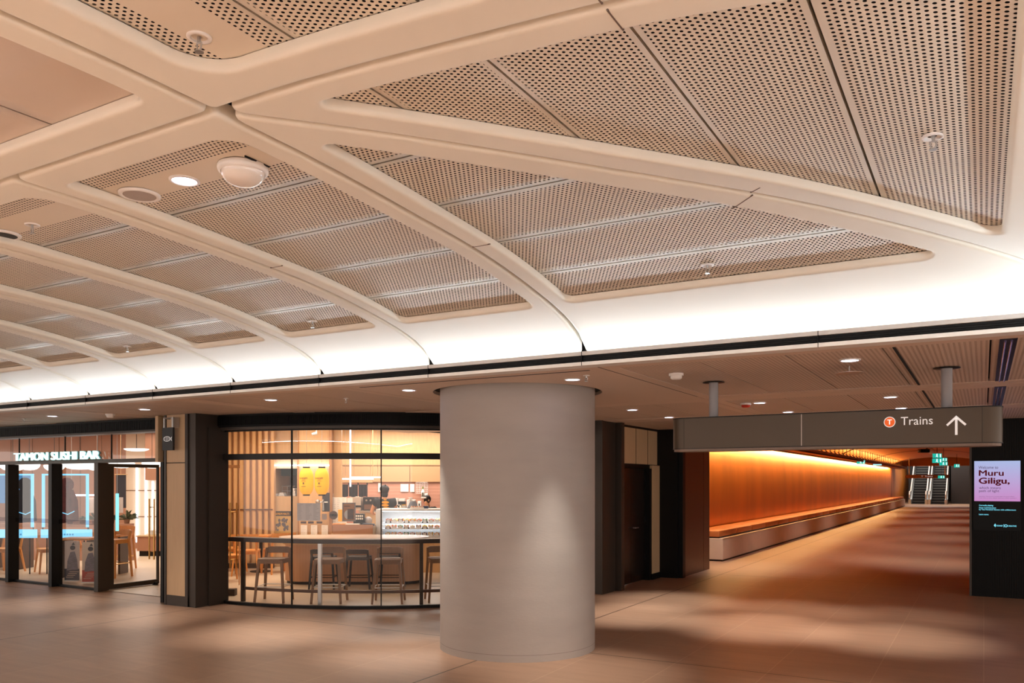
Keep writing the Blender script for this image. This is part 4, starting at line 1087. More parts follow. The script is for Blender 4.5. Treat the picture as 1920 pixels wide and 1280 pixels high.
t = thing('open_sign', 'round dark sign reading OPEN inside the curved window', 'sign', (p.x, p.y, zz(965.5, Y)), a)
R_ = wid(8, Y); bm = bmn(); vprism(bm, [(R_*math.cos(i*PI/20), R_*math.sin(i*PI/20)) for i in range(40)], -.01, 0); obj('disc', bm, mat('open_disc', (124,92,74), .5), t)
text('lettering', 'OPEN', (0, -.012, 0), mat('open_ink', (36,26,22), .6), t, w=R_*1.5, h=R_*.55, bold=.004, center=True)
bm = bmn(); path(bm, [(0,-.004,R_),(.0,-.004,zz(925,Y)-zz(965.5,Y))], .003, 5); obj('hanging_cord', bm, mat('cord_white', (220,210,200), .6), t)
t, w, h, Y = glass_sheet('framed_poster', 'grey framed brown poster with a food photo inside the curved window', 'poster', 642, 667, 942, 977, mat('poster_brown', (200,132,70), .5), 0, 1)
bm = bmn()
for x0, x1, z0, z1 in ((-w/2,-w/2+.014,0,h),(w/2-.014,w/2,0,h),(-w/2,w/2,0,.014),(-w/2,w/2,h-.014,h)): box(bm, x0, x1, -.014, -.004, z0, z1)
obj('frame', bm, mat('poster_frame_grey', (148,140,136), .4), t)
bm = bmn(); box(bm, -.02, w*.36, -.006, -.004, h*.10, h*.66); obj('food_photo', bm, mat('food_photo', (92,60,44), .5, noise=.7, nscale=25), t)
bm = bmn(); vprism(bm, [(-.02+.045*math.cos(i*PI/10)*(1 if i < 99 else 1), h*.36+.06*math.sin(i*PI/10)) for i in range(5,16)], -.0065, -.004); obj('white_ring', bm, M_PAPER, t)
bm = bmn(); box(bm, -w*.36, w*.08, -.006, -.004, h*.80, h*.83); obj('title_line', bm, mat('poster_ink', (60,40,28), .6), t)
# dark split curtain hanging at the kitchen
t = thing('noren_curtain', 'dark split fabric curtain hanging in the kitchen opening', 'curtain', FL(663, 17.3, zz(931,17.3)), RZ)
w = wid(54, 17.3); hgt = wid(23, 17.3)
for k in range(3):
    bm = bmn(); x0 = -w/2+k*w/3; n = 8; rows = []
    for j in range(n+1):
        x = x0+(w/3-.012)*j/n; y = .015*math.sin(j*2.1+k)
        rows.append((bm.verts.new((x,y,.0+.008*math.sin(j+k))), bm.verts.new((x,y*.3,hgt)), bm.verts.new((x,y+.01,.008*math.sin(j+k))), bm.verts.new((x,y*.3+.01,hgt))))
    for a_, b_ in zip(rows, rows[1:]):
        bm.faces.new((a_[0],b_[0],b_[1],a_[1])); bm.faces.new((b_[2],a_[2],a_[3],b_[3])); bm.faces.new((a_[0],a_[2],b_[2],b_[0])); bm.faces.new((a_[1],b_[1],b_[3],a_[3]))
    bm.faces.new((rows[0][0],rows[0][1],rows[0][3],rows[0][2])); bm.faces.new((rows[-1][0],rows[-1][2],rows[-1][3],rows[-1][1]))
    obj('curtain_panel', bm, mat('charcoal_fabric', (46,44,50), .9), t)
bm = bmn()
for k in range(4): vprism(bm, [(-w/2+k*(w-.03)/3, hgt-.01),(-w/2+k*(w-.03)/3+.03, hgt-.01),(-w/2+k*(w-.03)/3+.02, hgt+.05),(-w/2+k*(w-.03)/3, hgt+.05)], 0, .01)
obj('hanging_loops', bm, mat('charcoal_fabric', (0,0,0)), t)
bm = bmn(); rod(bm, (-w/2-.1,.005,hgt+.045), (w/2+.1,.005,hgt+.045), .008); rod(bm, (-w/2-.1,.005,hgt+.045), (-w/2-.1,.005,2.1), .006); rod(bm, (w/2+.1,.005,hgt+.045), (w/2+.1,.005,2.1), .006); obj('curtain_pole', bm, M_WOOD, t)
# pendant tubes
for px0, px1, py, Y, lb in ((658,714,894.5,14.6,'upper white tube of the pendant pair in the curved shop'),(642,700,897.5,14.0,'lower white tube of the pendant pair in the curved shop')):
    t = thing('linear_pendant', lb, 'pendant light', FL((px0+px1)/2, Y, zz(py,Y)), RZ, 'white tube pendants')
    w = wid(px1-px0, Y)/2; bm = bmn(); rod(bm, (-w,0,0), (w,0,0), .013); obj('tube', bm, glow('tube_white', (250,236,236), 5), t)
    bm = bmn(); rod(bm, (-w*.8,0,0), (-w*.8,0,3.0-zz(py,Y)), .002, n=4); rod(bm, (w*.8,0,0), (w*.8,0,3.0-zz(py,Y)), .002, n=4); obj('suspension_wire', bm, M_STEEL, t)
t = thing('vertical_light_bar', 'slim vertical white stand-in for a reflected light line crossing the pendant tubes', 'light strip', FL(657, 14.3, zz(912,14.3)), RZ)  # glowing bar stands in for a strip reflected in the curved glass
bm = bmn(); box(bm, -.012, .012, -.01, .01, 0, 3.0-zz(912,14.3)); obj('diffuser', bm, glow('tube_white', (0,0,0), 1), t)
t = thing('security_camera', 'small white bullet camera high behind the curved transom glass', 'security camera', FL(591, 14.0, zz(812,14)), RZ)
bm = bmn(); rod(bm, (.03,0,.0), (-.05,-.03,-.02), .028, .022, 14); obj('camera_body', bm, M_WHITE, t); bm = bmn(); rod(bm, (.02,0,0), (.02,0,3.0-zz(812,14)), .01); obj('mount', bm, M_WHITE, t)
# kitchen back counter and what stands on it
cz = zz(957, 17.6)
t = thing('back_counter', 'long back counter along the pink tiled kitchen wall', 'counter', FL(760, 17.6, .006), RZ)
bm = bmn(); box(bm, wid(-85,17.6), wid(130,17.6), 0, .6, 0, cz-.046); obj('cabinet', bm, M_TIMBER, t); bm = bmn(); box(bm, wid(-87,17.6), wid(131,17.6), -.02, .62, cz-.046, cz-.006); obj('worktop', bm, M_STEEL, t)
def kit(name, label, cat, px, Y, build, group=None):
    t = thing(name, label, cat, FL(px, Y, cz), RZ, group); build(t); return t
def coffee(t):
    bm = bmn(); box(bm, -.17, .17, 0, .3, 0, .29, None, .015); obj('machine_body', bm, mat('appliance_black', (34,34,38), .35), t)
    bm = bmn(); box(bm, -.14, .14, -.01, 0, .02, .13); obj('drip_bay', bm, mat('bay_brown', (120,84,64), .5), t)
    bm = bmn(); [rod(bm, (x,-.03,.22), (x,0,.22), .02) for x in (-.09,.0,.09)]; obj('gauge', bm, M_STEEL, t)
kit('coffee_machine', 'black coffee machine left of the worker on the back counter', 'coffee machine', 695, 17.7, coffee)
def bx_(c, w, d, h, nm='body', bev=.01, extra=None):
    def f(t):
        bm = bmn(); box(bm, -w/2, w/2, 0, d, 0, h, None, bev); obj(nm, bm, c, t)
        if extra: extra(t)
    return f
def pr1(t):
    bm = bmn(); box(bm, -.13, .13, -.012, 0, .07, .11); obj('paper_slot', bm, M_BLACK, t)
kit('printer', 'beige machine beside the noren curtain on the back counter', 'printer', 666, 17.7, bx_(mat('beige_plastic', (206,186,168), .5), .24, .3, .30, extra=pr1))
def tub(c, lid):
    def f(t):
        bm = bmn(); lathe(bm, [(0,0),(.042,0),(.052,.11),(0,.11)], 16); obj('tub', bm, c, t, 'auto')
        bm = bmn(); lathe(bm, [(0,.11),(.055,.11),(.055,.125),(0,.125)], 16); obj('lid', bm, lid, t, 'auto')
    return f
M_YEL = mat('yellow_plastic', (232,168,50), .5); M_CLR = mat('frosted_plastic', (214,206,200), .3)
for px, c, l_, lb in ((738,M_YEL,M_WHITE,'yellow tub nearest the worker on the back counter'),(748,M_BLACK,M_CLR,'black tub with clear lid on the back counter'),(758,M_CLR,M_YEL,'clear tub with yellow lid on the back counter')):
    kit('food_tub', lb, 'tub', px, 17.75, tub(c, l_), 'tubs on the back counter')
for px, h, c, lb in ((745,.10,M_WHITE,'white pump bottle in front of the tubs'),(751,.13,mat('cream_bottle', (226,210,180), .4),'cream squeeze bottle in front of the tubs'),(737,.12,M_YEL,'yellow squeeze bottle by the worker\'s hand')):
    def f(t, h=h, c=c):
        bm = bmn(); lathe(bm, [(0,0),(.026,0),(.028,h*.6),(.012,h*.78),(.010,h),(0,h)], 14); obj('bottle_body', bm, c, t, True)
        bm = bmn(); lathe(bm, [(.012,h*.9),(.013,h+.01),(.003,h+.03),(0,h+.03)], 10); obj('nozzle', bm, M_BLACK, t)
    kit('squeeze_bottle', lb, 'bottle', px, 17.64, f, 'bottles on the back counter')
kit('storage_box', 'black box with clear lid stacked behind the bottles', 'box', 753, 17.95, bx_(M_BLACK, .16, .2, .19))
kit('storage_box', 'clear box of supplies standing on the black box', 'box', 753, 17.95, lambda t: (setattr(t, 'location', t.location+Vector((0,0,.19))), bx_(M_CLR, .14, .18, .06)(t)))
kit('storage_box', 'clear low box on top of the tubs shelf', 'box', 741, 17.95, bx_(M_CLR, .12, .15, .26))
kit('white_appliance', 'white boxy appliance in the middle of the back counter', 'appliance', 770, 17.75, lambda t: (bx_(M_WHITE, .17, .25, .23)(t), obj('hopper', lathe(bmn(), [(.03,.23),(.05,.28),(0,.28)], 12), M_WHITE, t)))
kit('paper_dispenser', 'slim white dispenser right of the white appliance', 'dispenser', 786, 17.75, lambda t: (bx_(M_WHITE, .075, .12, .20)(t), obj('slot', box(bmn(), -.012,.012,-.004,0,.08,.15), M_BLACK, t)))
kit('serving_tray', 'white tray leaning on the back counter beside the cash register', 'tray', 795, 17.7, lambda t: obj('tray', vprism(bmn(), [(-.14,0),(.14,0),(.15,.09),(-.14,.10)], 0, .02), M_WHITE, t))
for px0, px1, py0, py1, lb in ((709,716,905,922,'leftmost white sheet on the pink tiled wall, by the worker'),(751,766,907,921.5,'square white sheet in the middle of the pink tiled wall'),(769,777,907,922,'narrow white sheet on the pink tiled wall')):
    sheet_paper('wall_notice', lb, 'notice', px0, px1, py0, py1, Yk-.02, rows=0, group='white sheets on the pink wall')
t = thing('wire_grid_rack', 'white wire grid rack hung on the pink tiled wall', 'rack', FL(791, Yk-.05, zz(924.5,Yk)), RZ)
w, h = wid(22, Yk), wid(20.5, Yk); bm = bmn()
for i in range(8): rod(bm, (-w/2+w*i/7,0,0), (-w/2+w*i/7,0,h), .004, n=4)
for i in range(7): rod(bm, (-w/2,0,h*i/6), (w/2,0,h*i/6), .004, n=4)
obj('wire_grid', bm, M_WHITE, t)
t = thing('spray_bottle', 'white bottle with green cap hanging on the wire grid', 'bottle', FL(793, Yk-.12, zz(932,Yk)), RZ)
bm = bmn(); lathe(bm, [(0,0),(.035,0),(.037,.13),(.014,.18),(.012,.20),(0,.20)], 16); obj('bottle_body', bm, M_WHITE, t, True)
bm = bmn(); lathe(bm, [(.014,.19),(.014,.22),(.006,.24),(0,.24)], 10); obj('cap', bm, mat('green_cap', (110,150,60), .5), t)
bm = bmn(); box(bm, -.018, .018, -.040, -.036, .03, .11); obj('bottle_label', bm, mat('label_olive', (90,80,60), .6), t)
t = thing('paper_towel_box', 'small white box hanging beside the green capped bottle', 'box', FL(799, Yk-.1, zz(930,Yk)), RZ)
bm = bmn(); box(bm, -.035, .035, -.02, .06, 0, .07, None, .006); obj('box_body', bm, M_WHITE, t)
# display case with sushi boxes
Yc = 15.25
t = thing('display_case', 'brightly lit white refrigerated display case of packed food', 'display case', FL(768, Yc, .006), RZ)
x0, x1 = wid(-62, Yc), wid(96, Yc); zb, zt = zz(1006, Yc), zz(958, Yc)
M_CASE = mat('case_white', (222,222,222), .4)
bm = bmn(); box(bm, x0+.02, x1, .02, .7, .0, zb-.03); obj('timber_base', bm, M_WOOD, t)
bm = bmn(); box(bm, x0, x1, -.01, .72, zb-.03, zb); box(bm, x0, x1, .66, .72, zb, zt); box(bm, x0, x0+.02, 0, .7, zb, zt); box(bm, x0-.01, x1, .0, .72, zt, zt+.03); obj('cabinet_shell', bm, M_CASE, t)
bm = bmn(); box(bm, x0-.012, x0+.11, -.02, -.012, zb, zt); obj('end_post', bm, M_CASE, t)
zs = zz(981, Yc); zs2 = zz(992, Yc)
for q in (zs, zs2): bm = bmn(); box(bm, x0+.03, x1, .06, .5, q-.008, q); obj('glass_shelf', bm, mat('shelf_white', (226,232,236), .2), t)
bm = bmn(); bm.faces.new([bm.verts.new(q) for q in ((x0+.1,-.01,zb),(x1,-.01,zb),(x1,.06,zt),(x0+.1,.06,zt))]); obj('front_glass', bm, M_GLASSI, t)
for z in (zs-.02, zt-.01):
    bm = bmn(); box(bm, x0+.05, x1-.05, .10, .13, z-.008, z); obj('case_light', bm, glow('case_tube', (245,250,255), 5), t)
ca_ = FL(785, Yc, 0)
for z in (zt-.03, zs-.03):
    light_area('case_downlight', tuple(ca_+FR.to_3x3() @ Vector((0,.25,0))+Vector((0,0,z))), 1.4, .3, 3.2, (.96,.98,1), (0,0,RZ))
foods = [(222,150,70),(236,112,50),(90,120,70),(190,120,90),(240,210,170),(120,70,50),(228,180,60)]
nbox = 0
def foodbox(x, y, z, sc, k, label, group):
    b = W(0,0,0); p0 = FL(768, Yc, 0); loc = p0+FR.to_3x3() @ Vector((x, y, 0)); loc.z = z+.006
    t = thing('food_box', label, 'food box', loc, RZ, group)
    bm = bmn(); box(bm, -.055*sc, .055*sc, -.04, .04, 0, .018, None, .004); obj('tray', bm, mat('tray_black', (60,52,50), .4) if k % 3 == 0 else M_WHITE, t); t.scale = (1,1,1.7)
    bm = bmn()
    for i in range(3): box(bm, -.048*sc+i*.032*sc, -.020*sc+i*.032*sc, -.032, .032, .018, .042+.006*((i+k) % 2), None, .008)
    obj('food_pieces', bm, mat('food_%d' % (k % 7), foods[k % 7], .5), t)
    bm = bmn(); box(bm, -.03*sc, .03*sc, -.052, -.050, .0, .038); obj('price_tag', bm, M_PAPER, t)
for r, (z, y, n, g_, w_) in enumerate(((zs2-.006, .13, 13, 'food boxes on the middle shelf of the display case', 'middle shelf'),(zs-.006, .16, 13, 'food boxes on the upper shelf of the display case', 'upper shelf'), (zb-.006, .10, 13, 'food boxes on the bottom of the display case', 'bottom shelf'))):
    for i in range(n):
        foodbox(x0+.20+i*.115, y, z, 1.0, i+r*3, 'packed food box with a white price tag on the %s of the display case' % w_, g_)
        if r == 1 and i < 12: foodbox(x0+.20+i*.115, y+.13, z, 1.0, i+r*3+2, 'packed food box behind the front row on the upper shelf of the display case', 'food boxes in the back row of the upper shelf')
t = thing('till_tray_rack', 'row of small white cups on top of the display case', 'rack', FL(782, Yc+.2, zt+.036), RZ)
bm = bmn(); box(bm, -.13, .13, -.03, .03, 0, .03, None, .004); obj('tray', bm, M_PAPER, t)
for i in range(5): bm = bmn(); lathe(bm, [(0,.03),(.016,.03),(.02,.055),(0,.055)], 12, (-.10+i*.05,0,0)); obj('cup', bm, mat('cup_peach', (220,170,140), .5), t)
t = thing('cash_register', 'dark sloping cash register screen on top of the display case', 'register', FL(775, Yc+.45, zt+.036), RZ)
bm = bmn(); vprism(bm, [(-.12,0),(.10,0),(.05,.14),(-.06,.14)], 0, .03); obj('screen', bm, mat('screen_grey', (120,124,134), .3), t)
bm = bmn(); box(bm, -.08, .10, .03, .2, 0, .03); obj('base', bm, M_WHITE, t)
t = thing('white_box_stack', 'low white box on the display case next to the seated worker', 'box', FL(796, Yc+.4, zt+.036), RZ)
bm = bmn(); box(bm, -.07, .07, 0, .1, 0, .05, None, .006); obj('box_body', bm, mat('navy_box', (50,62,86), .5), t)
# packing table with brown front
Yp = 14.9
t = thing('packing_counter', 'timber counter with a brown front left of the display case', 'counter', FL(661, Yp, .006), RZ)
x0, x1 = wid(-40, Yp), wid(38, Yp)
bm = bmn(); box(bm, x0, x1, .05, .6, 0, zz(1003,Yp)-.006); obj('cabinet', bm, M_WOOD, t)
bm = bmn(); box(bm, x0, x1, -.02, .62, zz(1003,Yp)-.006, zz(1001,Yp)); obj('worktop', bm, M_TIMBER, t)
bm = bmn(); box(bm, x0+.03, x1, .0, .03, zz(1001,Yp), zz(984,Yp)); obj('brown_front', bm, mat('brown_leatherette', (182,134,102), .6), t)
bm = bmn(); box(bm, x0+.03, x1, .03, .6, zz(1001,Yp), zz(986,Yp)); obj('shelf_box', bm, M_TIMBER, t)
zp = zz(986, Yp)+.007
def top(name, label, cat, px, build, dy=.25, group=None):
    t = thing(name, label, cat, FL(px, Yp+dy, zp), RZ, group); build(t); return t
top('sticker_rack', 'dark rack with rows of white labels beside the framed poster', 'rack', 672.5, lambda t: (obj('rack_body', box(bmn(), -.10,.10,0,.12,0,.21,None,.01), M_BLACK, t), obj('label_row', [box(bb_, -.09+.036*i, -.064+.036*i, -.004, 0, .10+.05*j, .135+.05*j) for bb_ in [bmn()] for j in range(2) for i in range(5)][-1], M_PAPER, t)))
top('plastic_bag', 'clear plastic bag slumped on the packing counter', 'bag', 688.5, lambda t: obj('bag', sphere(bmn(), (0,.12,.075), .075, 16, (1.0,.9,1)), mat('grey_film', (190,184,186), .2), t, True))
top('card_terminal', 'dark payment terminal on the packing counter', 'terminal', 690, lambda t: (obj('terminal_body', vprism(bmn(), [(-.12,0),(.12,0),(.10,.035),(-.10,.045)], 0, .12), mat('terminal_navy', (44,52,70), .4), t)), dy=.02)
top('napkin_stack', 'flat stack of white napkins on the packing counter', 'napkins', 660, lambda t: obj('stack', box(bmn(), -.13,.13,0,.12,0,.03,None,.006), M_PAPER, t), dy=.1)
top('brown_tray', 'shallow orange wooden tray at the left end of the packing counter', 'tray', 636, lambda t: obj('tray', box(bmn(), -.13,.13,0,.14,0,.035,None,.008), M_WOODO, t), dy=.1)
sheet_paper('wall_notice', 'large white printed sheet behind the packing counter', 'notice', 622, 650, 932, 984, 16.0, rows=14, cols=3)
sheet_paper('wall_notice', 'small white printed card above the framed poster', 'notice', 651, 661, 933, 942, 15.98, rows=2)
sheet_paper('yellow_notice', 'tall yellow sheet left of the framed poster', 'notice', 634, 643, 955, 977, 15.4, mat('yellow_paper_flat', (240,176,50), .6), rows=0)
t = thing('tap_fitting', 'steel beer tap beside the menu wall', 'tap', FL(606, 15.6, zz(957,15.6)), RZ)
bm = bmn(); rod(bm, (0,0,0), (0,0,.22), .03, .02, 14); rod(bm, (0,-.01,.19), (0,-.10,.16), .014, .012); rod(bm, (-.10,0,.16), (.09,0,.16), .014); sphere(bm, (-.10,-.01,.17), .045, 12); obj('tap_body', bm, M_STEEL, t)
bm = bmn(); box(bm, -.03, .11, .05, .08, -.02, .34); obj('back_plate', bm, mat('plate_dark', (52,52,60), .4), t)

# curved service bar in the middle
Ym = 13.85
t = thing('curved_service_bar', 'rounded timber service bar standing behind the window stools', 'bar', FL(665, Ym, .006), RZ)
L2 = wid(131, Ym)-.42
def cap(r, n=14): 
    return [(L2+r*math.cos(a), r*math.sin(a)) for a in [-PI/2+PI*i/n for i in range(n+1)]]+[(-L2+r*math.cos(a), r*math.sin(a)) for a in [PI/2+PI*i/n for i in range(n+1)]]
ztb = .770
bm = bmn(); prism(bm, cap(.40), .05, ztb-.036); obj('bar_front', bm, stripes('fine_timber', (206,162,128), (198,153,119), .05, 0, .45, .85, .1), t, 'auto')
bm = bmn(); prism(bm, cap(.37), 0, .05); obj('plinth', bm, M_BLACK, t, 'auto')
bm = bmn(); prism(bm, cap(.50), ztb-.030, ztb); obj('bar_top', bm, mat('pale_bar_top', (226,208,196), .2), t, 'auto')
bm = bmn(); prism(bm, cap(.435), ztb-.115, ztb-.031); obj('top_band', bm, M_TIMBER, t, 'auto')

# window ledge, its posts and foot rail
t = thing('window_ledge', 'dark curved window ledge with posts and a foot rail behind the glass', 'ledge')
bm = bmn(); arcbox(bm, 3.80, 3.98, .5, 70, .895, .918, 50); arcbox(bm, 3.955, 3.985, .5, 70, .860, .918, 50); obj('ledge_top', bm, mat('ledge_dark', (52,38,32), .35), t)
for a, m_ in ((3.0,M_BRONZE),(21.4,M_STEEL),(42.0,M_BRONZE),(58,M_BRONZE)):
    bm = bmn(); arcbox(bm, 3.85, 3.90, a-.34, a+.34, .006, .895, 1); obj('post', bm, m_, t)
bm = bmn(); arcbox(bm, 3.85, 3.88, 3, 66, .175, .215, 50); obj('foot_rail', bm, mat('rail_brown', (84,58,46), .4, metal=.4), t)

# bar stools
def make_stool(name, label, wood, metal, group):
    t = thing(name, label, 'stool', group=group)
    bm = bmn(); pts = rrect(.37, .35, .07, 6)
    prism(bm, pts, .655, .675)
    for v in bm.verts: v.co.z -= .018*(1-(v.co.x/.19)**2)*(1-(v.co.y/.18)**2) if v.co.z > .66 else 0
    obj('seat', bm, wood, t)
    bm = bmn()                                        # curved back rest
    n = 12; rows = []
    for i in range(n+1):
        s = -1+2*i/n; x = s*.185; y = .190-.035*(1-s*s)*-1; top_ = .835-.03*max(0, abs(s)-.75)**1.2*4
        rows.append([bm.verts.new((x, y+dy, z)) for dy, z in ((0,.735+.02*max(0,abs(s)-.8)*5*.2),(.016,.735),(.016+.01,top_),(.01,top_))])
    for A_, B_ in zip(rows, rows[1:]):
        for k in range(4): bm.faces.new((A_[k], A_[(k+1) % 4], B_[(k+1) % 4], B_[k]))
    bm.faces.new(rows[0]); bm.faces.new(rows[-1][::-1]); bmesh.ops.recalc_face_normals(bm, faces=bm.faces)
    obj('backrest', bm, wood, t)
    F_ = [(-.17,-.15),(.17,-.15)]; B_ = [(-.17,.15),(.17,.15)]
    for x, y in F_: bm = bmn(); beam(bm, (x*1.22,y*1.25,0), (x*.95,y*.9,.66), .028, .028, .036, .036); obj('leg', bm, wood, t)
    for x, y in B_: bm = bmn(); beam(bm, (x*1.22,y*1.35,0), (x*1.0,y*1.08,.66), .028, .028, .036, .036); beam(bm, (x*1.0,y*1.08,.66), (x*1.02,y*1.30,.82), .036, .036, .026, .022); obj('leg', bm, wood, t)
    bm = bmn()
    for y in (-.14, .15): box(bm, -.165, .165, y-.01, y+.01, .60, .655)
    for x in (-.165, .165): box(bm, x-.01, x+.01, -.14, .15, .60, .655)
    obj('apron', bm, wood, t)
    bm = bmn(); q = [(-.190,-.17,.245),(.190,-.17,.245),(.192,.185,.245),(-.192,.185,.245),(-.190,-.17,.245)]; path(bm, q, .008, 8); obj('footrest', bm, metal, t, label='thin white metal footrest ring' if metal is M_WHITE else None)
    return t
s0 = make_stool('bar_stool', 'brown wooden bar stool nearest the left end of the window ledge', M_WOODD, M_WHITE, 'wooden bar stools at the window ledge')
s0.scale = (1, 1, .91)
def put(t, p, rz): t.location = (p.x, p.y, .006); t.rotation_euler = (0, 0, rz)
spots = [(8.355,8.73,8.9,None),(8.70,8.00,21.5,'brown wooden bar stool second from the left at the window ledge'),(9.10,7.26,33,'brown wooden bar stool third from the left, near the middle of the window'),(9.62,6.72,48,'brown wooden bar stool half hidden behind the concrete column')]
for i, (u, v, a, lb) in enumerate(spots):
    o = s0 if i == 0 else copy_tree(s0)
    if lb: o['label'] = lb
    put(o, W(u, v, 0), RZ-math.radians([4,2,-2,-14][i]))
b0 = make_stool('black_stool', 'black bar stool in clear view against the rounded service bar', mat('black_stool_wood', (36,34,38), .5), M_BLACK, 'black bar stools at the service bar'); b0.scale = (.95, .95, .76)
for i, (px, lb) in enumerate(((674,None),(608,'black bar stool hidden behind the second wooden stool'),(733,'black bar stool hidden behind the third wooden stool'))):
    o = b0 if i == 0 else copy_tree(b0)
    if lb: o['label'] = lb
    put(o, FL(px, 13.05), RZ+PI)
# dining chairs and table at the left
def make_chair(label, group, wood):
    t = thing('dining_chair', label, 'chair', group=group)
    bm = bmn(); prism(bm, rrect(.44, .42, .06, 5), .43, .455); obj('seat', bm, wood, t)
    for sx in (-1, 1):
        bm = bmn(); beam(bm, (sx*.23,-.21,0), (sx*.19,-.17,.43), .026, .026, .036, .036); obj('leg', bm, wood, t)
        bm = bmn(); beam(bm, (sx*.23,.25,0), (sx*.19,.17,.44), .026, .026, .036, .036); beam(bm, (sx*.19,.17,.44), (sx*.20,.24,.74), .036, .032, .026, .024); obj('leg', bm, wood, t)
    bm = bmn(); rows = []
    for i in range(11):
        s = -1+.2*i; x = s*.235; y = .245+.03*(1-s*s)
        rows.append([bm.verts.new((x,y+dy,z)) for dy, z in ((0,.655),(.02,.655),(.03,.755),(.01,.755))])
    for A_, B_ in zip(rows, rows[1:]):
        for k in range(4): bm.faces.new((A_[k], A_[(k+1) % 4], B_[(k+1) % 4], B_[k]))
    bm.faces.new(rows[0]); bm.faces.new(rows[-1][::-1]); bmesh.ops.recalc_face_normals(bm, faces=bm.faces)
    obj('backrest', bm, wood, t)
    bm = bmn(); box(bm, -.17, .17, -.175, -.155, .385, .43); box(bm, -.17, .17, .155, .175, .385, .43); box(bm,-.19,-.17,-.17,.17,.385,.43); box(bm,.17,.19,-.17,.17,.385,.43); obj('apron', bm, wood, t)
    return t
ch0 = make_chair('orange wooden chair at the left edge of the curved window', 'orange wooden chairs by the slatted wall', M_WOODO)
for i, (px, Y, a, lb) in enumerate(((424,13.9,60,None),(463,14.9,-140,'orange wooden chair facing away in the middle of the slatted wall group'),(521,15.2,-110,'orange wooden chair beyond the first window stool'),(437,15.5,150,'orange wooden chair tucked at the slatted wall'))):
    o = ch0 if i == 0 else copy_tree(ch0)
    if lb: o['label'] = lb
    put(o, FL(px, Y), math.radians(a))
t = thing('dining_table', 'small wooden table between the orange chairs', 'table', FL(489, 15.45), RZ)
bm = bmn(); prism(bm, rrect(.40, .45, .04), .66, .69); obj('tabletop', bm, M_WOODO, t)
bm = bmn(); rod(bm, (0,0,.02), (0,0,.66), .03); obj('pedestal', bm, M_BLACK, t); bm = bmn(); lathe(bm, [(0,0),(.2,0),(.2,.012),(0,.02)], 24); obj('foot', bm, M_BLACK, t)
t = thing('low_planter_box', 'low dark box on the floor inside the left end of the curved window', 'box', FL(431, 12.2), RZ)
bm = bmn(); box(bm, -.09, .09, -.06, .06, 0, .10, None, .006); obj('box_body', bm, mat('box_dark', (54,44,40), .5), t)
for dx in (0, .07):
    pass
t = thing('door_pull', 'pair of tall brass door pulls at the left end of the curved window', 'door handle', FL(436, 13.4), RZ)
for dx in (-.03, .05):
    bm = bmn(); rod(bm, (dx,dx,.28), (dx,dx,1.35), .012, n=12); obj('pull_bar', bm, M_GOLD, t)
bm = bmn(); box(bm, -.16, -.12, .0, .05, 0, 1.95); box(bm, -.16, .12, .0, .05, 1.92, 1.97); box(bm, .10,.105,.0,.05,0,1.95); obj('door_edge', bm, mat('edge_timber', (0,0,0)), t)
bm = bmn(); [rod(bm, (-.03,-.03,z), (.05,.05,z), .008) for z in (.42,1.2)]; obj('standoff', bm, M_GOLD, t)

# ------------------------------------------------------------------ people
def person(name, label, loc, rz, joints, edges, radii, shirt, skin, extras):
    t = thing(name, label, 'person', loc, rz)
    me = bpy.data.meshes.new('body'); me.from_pydata(joints, edges, [])
    o = link('body', me, t); 
    md = o.modifiers.new('skin', 'SKIN'); md.use_smooth_shade = True
    o.modifiers.new('sub', 'SUBSURF').levels = 2; o.modifiers['sub'].render_levels = 2
    for v, r in zip(me.skin_vertices[0].data, radii): v.radius = r if isinstance(r, tuple) else (r, r); v.use_root = False
    me.skin_vertices[0].data[0].use_root = True
    me.materials.append(skin); return t, o
def clothed(t, name, joints, edges, radii, m):
    me = bpy.data.meshes.new(name); me.from_pydata(joints, edges, []); o = link(name, me, t)
    md = o.modifiers.new('skin', 'SKIN'); md.use_smooth_shade = True; s_ = o.modifiers.new('sub', 'SUBSURF'); s_.levels = 2; s_.render_levels = 2
    for v, r in zip(me.skin_vertices[0].data, radii): v.radius = r if isinstance(r, tuple) else (r, r); v.use_root = False
    me.skin_vertices[0].data[0].use_root = True; me.materials.append(m); return o
M_SKIN = mat('skin', (224,164,124), .5); M_SHIRT = mat('black_shirt', (36,34,36), .85); M_HAIR = mat('dark_hair', (34,26,24), .6)
